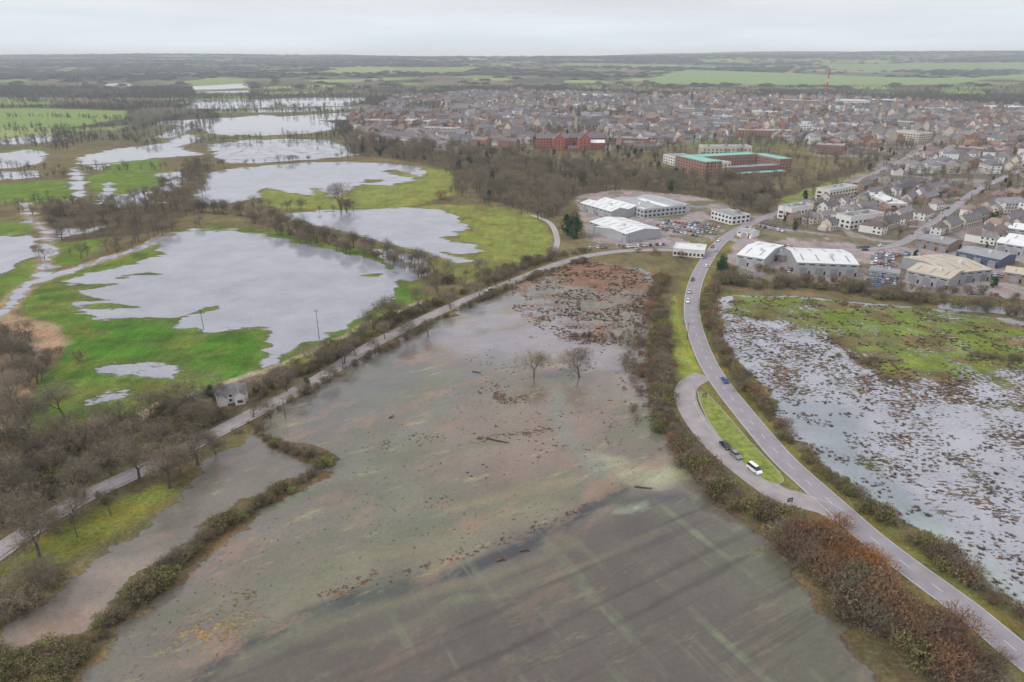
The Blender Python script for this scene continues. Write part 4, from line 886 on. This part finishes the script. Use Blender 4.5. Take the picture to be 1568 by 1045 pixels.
q=inside(TOWNP,5000); q=keepoff(q)[:1700]; scatter('garden_evergreens',EVER,q,rng.uniform(0.25,0.9,len(q)))
# ---------------------------------------------------------------- vehicles
def car_mesh(paint,van=False):
    mb=MB()
    prof=[(-2.2,.35),(-2.22,.65),(-2.1,.88),(-1.7,.95),(1.0,.98),(1.9,.82),(2.18,.62),(2.2,.35)]
    top=[(-1.75,.95),(-1.35,1.42),(-.9,1.5),(.35,1.48),(1.05,.97)]
    if van: prof=[(-2.3,.35),(-2.35,.9),(-2.3,1.1),(-2.2,1.15),(1.2,1.15),(2.0,1.0),(2.35,.7),(2.35,.35)]; top=[(-2.25,1.15),(-2.2,1.95),(-2.0,2.05),(.9,2.0),(1.6,1.1)]
    def sec(pts,w0,w1,mf):
        n=len(pts); zs=[p[1] for p in pts]; zmax=max(zs); zmin=min(zs)
        def wd_(z): return w0+(w1-w0)*((z-zmin)/(zmax-zmin+1e-6))
        for i in range(n-1):
            a_=pts[i];b_=pts[i+1]; wa=wd_(a_[1]); wb=wd_(b_[1]); mb.face([(a_[0],-wa,a_[1]),(b_[0],-wb,b_[1]),(b_[0],wb,b_[1]),(a_[0],wa,a_[1])][::-1],mf(i,n))
        mb.face([(p[0],-wd_(p[1]),p[1]) for p in pts],mf(-1,n)); mb.face([(p[0],wd_(p[1]),p[1]) for p in pts][::-1],mf(-1,n))
    sec(prof,.9,.84,lambda i,n:0)
    sec(top,.80,.62,lambda i,n:(0 if i in (1,2) else 1))
    for x in (-.95,.05): mb.box(x-.05,x+.05,-.79,.79,.95,1.2,0)
    mb.face([(2.2,-.9,.35),(-2.2,-.9,.35),(-2.2,.9,.35),(2.2,.9,.35)],2)
    for x in (-1.35,1.35):
        for s in (-1,1):
            mb.tube((x,s*.66,.33),(x,s*.92,.33),.33,.33,2,12); mb.tube((x,s*.92,.33),(x,s*.935,.33),.19,.17,3,8)
    for s in (-.65,.65): mb.box(2.12,2.22,s-.18,s+.18,.6,.74,3,True); mb.box(-2.25,-2.15,s-.15,s+.15,.68,.85,4,True)
    for s in (-1,1): mb.box(.75,.9,s*.95-.08,s*.95+.08,.95,1.08,0,True)
    return mb.mesh('car_mesh',[paint,'glass','dark','trim','mastred'])
CARS={k:car_mesh(k) for k in ('c_white','c_black','c_grey','c_blue','c_silver','c_red')}; VAN=car_mesh('c_white',True)
def on_line(ln,u,v,off,rev,me,name,z=0.22,s=1.0):
    p=np.array(G(u,v)); i=int(np.argmin(np.hypot(*(ln-p).T))); n=normals(ln)[i]; t=np.array([n[1],-n[0]])
    q_=ln[i]+n*off; a_=math.atan2(t[1],t[0])+(math.pi if rev else 0); obj(name,me,(q_[0],q_[1],z),a_,s)
on_line(MAIN,1103,587,-2,False,CARS['c_blue'],'blue_car',s=1.08)
on_line(LAYBY,1110,683,2.6,False,CARS['c_black'],'black_car',.18,1.08); on_line(LAYBY,1127,699,2.6,False,CARS['c_grey'],'grey_car',.18,1.08); on_line(LAYBY,1153,721,2.6,False,VAN,'white_van',.18,1.08)
for (u,v,off,rv_,c) in [(1048,462,2,True,'c_white'),(1050,448,2,True,'c_silver'),(1066,430,2,True,'c_black'),(1075,408,-2,False,'c_white'),(1084,396,2,True,'c_grey'),(1092,386,-2,False,'c_silver'),(1105,370,2,True,'c_white'),(1095,380,2,True,'c_red')]: on_line(MAIN,u,v,off,rv_,CARS[c],'car')
on_line(OLD,745,446,1.5,False,CARS['c_silver'],'car',.2); on_line(OLD,980,384,-1.6,False,CARS['c_white'],'car',.2)
def lot(c0,c1,c2,rows,cols,name='parked_car',fill=.85):
    A,B,D=[np.array(G(*c)) for c in (c0,c1,c2)]
    ang=math.atan2(*(D-A)[::-1])
    for r in range(rows):
        for c in range(cols):
            if random.random()>fill: continue
            p=A+(B-A)*(c+.5)/cols+(D-A)*(r+.5)/rows
            me=CARS[random.choice(['c_white','c_silver','c_grey','c_black','c_blue','c_red','c_grey','c_silver'])]
            obj(name,me,(p[0],p[1],.05),ang+random.choice((0,math.pi))+random.uniform(-.04,.04))
lot((1000,352),(1075,366),(1012,335),4,13); lot((1325,440),(1372,444),(1335,388),10,8); lot((1185,398),(1212,404),(1190,372),4,5)
lot((1225,430),(1320,434),(1226,426),1,20,fill=.6); lot((1380,410),(1400,414),(1385,385),4,4); lot((1160,350),(1200,358),(1165,340),2,6); lot((1470,420),(1540,428),(1472,415),1,14)
lot((960,384),(1020,380),(958,374),1,12); lot((1120,425),(1165,430),(1120,419),1,8,fill=.7); lot((1050,352),(1095,362),(1062,338),3,8); lot((1345,392),(1460,400),(1346,386),1,18)
lot((1170,415),(1215,420),(1172,408),2,8,fill=.7); lot((1230,402),(1320,405),(1231,396),1,16,fill=.6); lot((1455,450),(1530,456),(1456,445),1,10,fill=.6); lot((1130,352),(1160,356),(1133,346),1,6); lot((900,384),(950,382),(899,378),1,8,fill=.6)
for ln,n_,of in ((SIDE,26,3.0),(STREET2,26,3.0)):
    for i in rng.integers(5,len(ln)-5,n_):
        n=normals(ln)[i]; sgn=random.choice((-1,1)); q_=ln[i]+n*of*sgn; obj('parked_car',CARS[random.choice(list(CARS))],(q_[0],q_[1],.17),math.atan2(-n[0],n[1]))
# ---------------------------------------------------------------- poles and lamps
def pole(u,v,h=9):
    mb=MB(); mb.tube((0,0,0),(0,0,h),.16,.1,0,7); mb.box(-1.1,1.1,-.06,.06,h-.7,h-.55,0,True)
    for x in (-1,-.4,.4,1): mb.tube((x,0,h-.55),(x,0,h-.3),.05,.04,1,5)
    obj('utility_pole',mb.mesh('utility_pole',['wood','trim']),(*G(u,v),0),random.uniform(-.4,.4))
for p in [(489,520,14),(312,505,10),(170,790,8),(118,822,8),(18,790,10),(525,560,8),(275,700,9),(1052,520,8),(437,640,8)]: pole(*p)
def lamp(u,v,h=8):
    mb=MB(); mb.tube((0,0,0),(0,0,h),.1,.06,0,7); mb.tube((0,0,h),(1.4,0,h+.25),.05,.04,0,5); mb.box(1.2,1.9,-.14,.14,h+.18,h+.32,0,True); mb.tube((0,0,0),(0,0,1),.16,.16,0,7)
    obj('street_lamp',mb.mesh('street_lamp',['steel']),(*G(u,v),0.1),random.uniform(0,6))
for p in [(1040,560),(1028,500),(1040,440),(1062,405),(1085,375),(1095,455),(1088,500),(1120,575),(960,392),(1020,392),(1130,370),(1180,392)]: lamp(*p)
def sign(u,v,rz=0):
    mb=MB(); mb.tube((-.6,0,0),(-.6,0,2.6),.05,.05,0,6); mb.tube((.6,0,0),(.6,0,2.6),.05,.05,0,6); mb.box(-.9,.9,-.1,-.05,1.3,2.6,1,True); mb.box(-.7,.7,-.12,-.105,2.0,2.2,2,True); mb.box(-.6,.6,-.12,-.105,1.5,1.65,2,True)
    obj('traffic_sign',mb.mesh('traffic_sign',['steel','signblue','trim']),(*G(u,v),0.1),rz)
sign(1078,612,.3); sign(1030,470); sign(1208,775,.3)
for (u,v,l,a_) in [(730,571,4,-.4),(762,676,8,-.35),(985,747,5,-.1),(1075,708,3,.2),(768,858,2.4,.2),(803,843,2.4,.2),(600,640,2,.5)]:
    mb=MB(); random.seed(u); P0=Vector((-l/2,0,.15))
    for i in range(5):
        P1=P0+Vector((l/5,random.uniform(-.2,.2),random.uniform(-.05,.12))); mb.tube(P0,P1,.32-.04*i,.28-.04*i,0,6); P0=P1
        if i%2: mb.tube(P1,P1+Vector((random.uniform(.3,.8),random.uniform(-1,1),.5)),.09,.03,0,4)
    obj('driftwood_log',mb.mesh('driftwood_log',['reed']),(*G(u,v),0.05),a_)
# ---------------------------------------------------------------- haze
mb=MB(); mb.box(-16000,16000,-2500,15500,-30,240,0,True)
hm=bpy.data.materials.new('haze'); hm.use_nodes=True; nt=hm.node_tree; nt.nodes.remove(nt.nodes['Principled BSDF']); vs=nt.nodes.new('ShaderNodeVolumeScatter')
vs.inputs['Color'].default_value=(0.76,0.9,1,1); vs.inputs['Density'].default_value=0.00009; nt.links.new(vs.outputs[0],nt.nodes['Material Output'].inputs['Volume']); M['haze']=hm
obj('haze',mb.mesh('haze',['haze']))
# ---------------------------------------------------------------- world, sun, camera
w=bpy.data.worlds.new('World'); scene.world=w; w.use_nodes=True; nt=w.node_tree; N=nt.nodes; L=nt.links; N.clear()
out=N.new('ShaderNodeOutputWorld'); b1=N.new('ShaderNodeBackground'); b2=N.new('ShaderNodeBackground'); ms=N.new('ShaderNodeMixShader')
sky=N.new('ShaderNodeTexSky'); sky.sky_type='NISHITA'; sky.sun_disc=False; sky.sun_elevation=math.radians(40); sky.sun_rotation=math.radians(250)
L.new(sky.outputs[0],b1.inputs[0]); b1.inputs[1].default_value=0.1
tc=N.new('ShaderNodeTexCoord'); sx=N.new('ShaderNodeSeparateXYZ'); L.new(tc.outputs['Generated'],sx.inputs[0])
cr=N.new('ShaderNodeValToRGB'); el=cr.color_ramp.elements; el[0].position=0.0; el[0].color=(*C(222,238,252,1.15),1); el[1].position=1; el[1].color=(1.5,1.52,1.57,1)
e=cr.color_ramp.elements.new(0.07); e.color=(*C(230,233,241,1.06),1)
e=cr.color_ramp.elements.new(0.35); e.color=(0.88,0.9,0.95,1); L.new(sx.outputs['Z'],cr.inputs[0])
mp=N.new('ShaderNodeMapping'); mp.inputs['Scale'].default_value=(2.2,2.2,26); nn=N.new('ShaderNodeTexNoise'); nn.inputs['Scale'].default_value=1.3; nn.inputs['Detail'].default_value=6
L.new(tc.outputs['Generated'],mp.inputs[0]); L.new(mp.outputs[0],nn.inputs['Vector'])
mr=N.new('ShaderNodeMapRange'); mr.inputs['From Min'].default_value=.3; mr.inputs['From Max'].default_value=.7; mr.inputs['To Min'].default_value=.9; mr.inputs['To Max'].default_value=1.1; L.new(nn.outputs['Fac'],mr.inputs[0])
L.new(cr.outputs[0],b2.inputs[0]); L.new(mr.outputs[0],b2.inputs[1])
ms.inputs[0].default_value=0.9; L.new(b1.outputs[0],ms.inputs[1]); L.new(b2.outputs[0],ms.inputs[2]); L.new(ms.outputs[0],out.inputs[0])
sd=bpy.data.lights.new('sun','SUN'); sd.energy=1.5; sd.angle=math.radians(10); sd.color=(1,.97,.92); so=bpy.data.objects.new('sun',sd); scene.collection.objects.link(so)
so.rotation_euler=(math.radians(50),0,math.radians(-70))
cam=bpy.data.cameras.new('camera'); cam.sensor_width=36; cam.lens=F/1568*36; cam.clip_start=1; cam.clip_end=40000
co=bpy.data.objects.new('camera',cam); scene.collection.objects.link(co); co.location=(0,0,H); co.rotation_euler=(math.pi/2-PI,0,0); scene.camera=co
scene.view_settings.view_transform='Standard'; scene.view_settings.look='None'; scene.view_settings.exposure=0
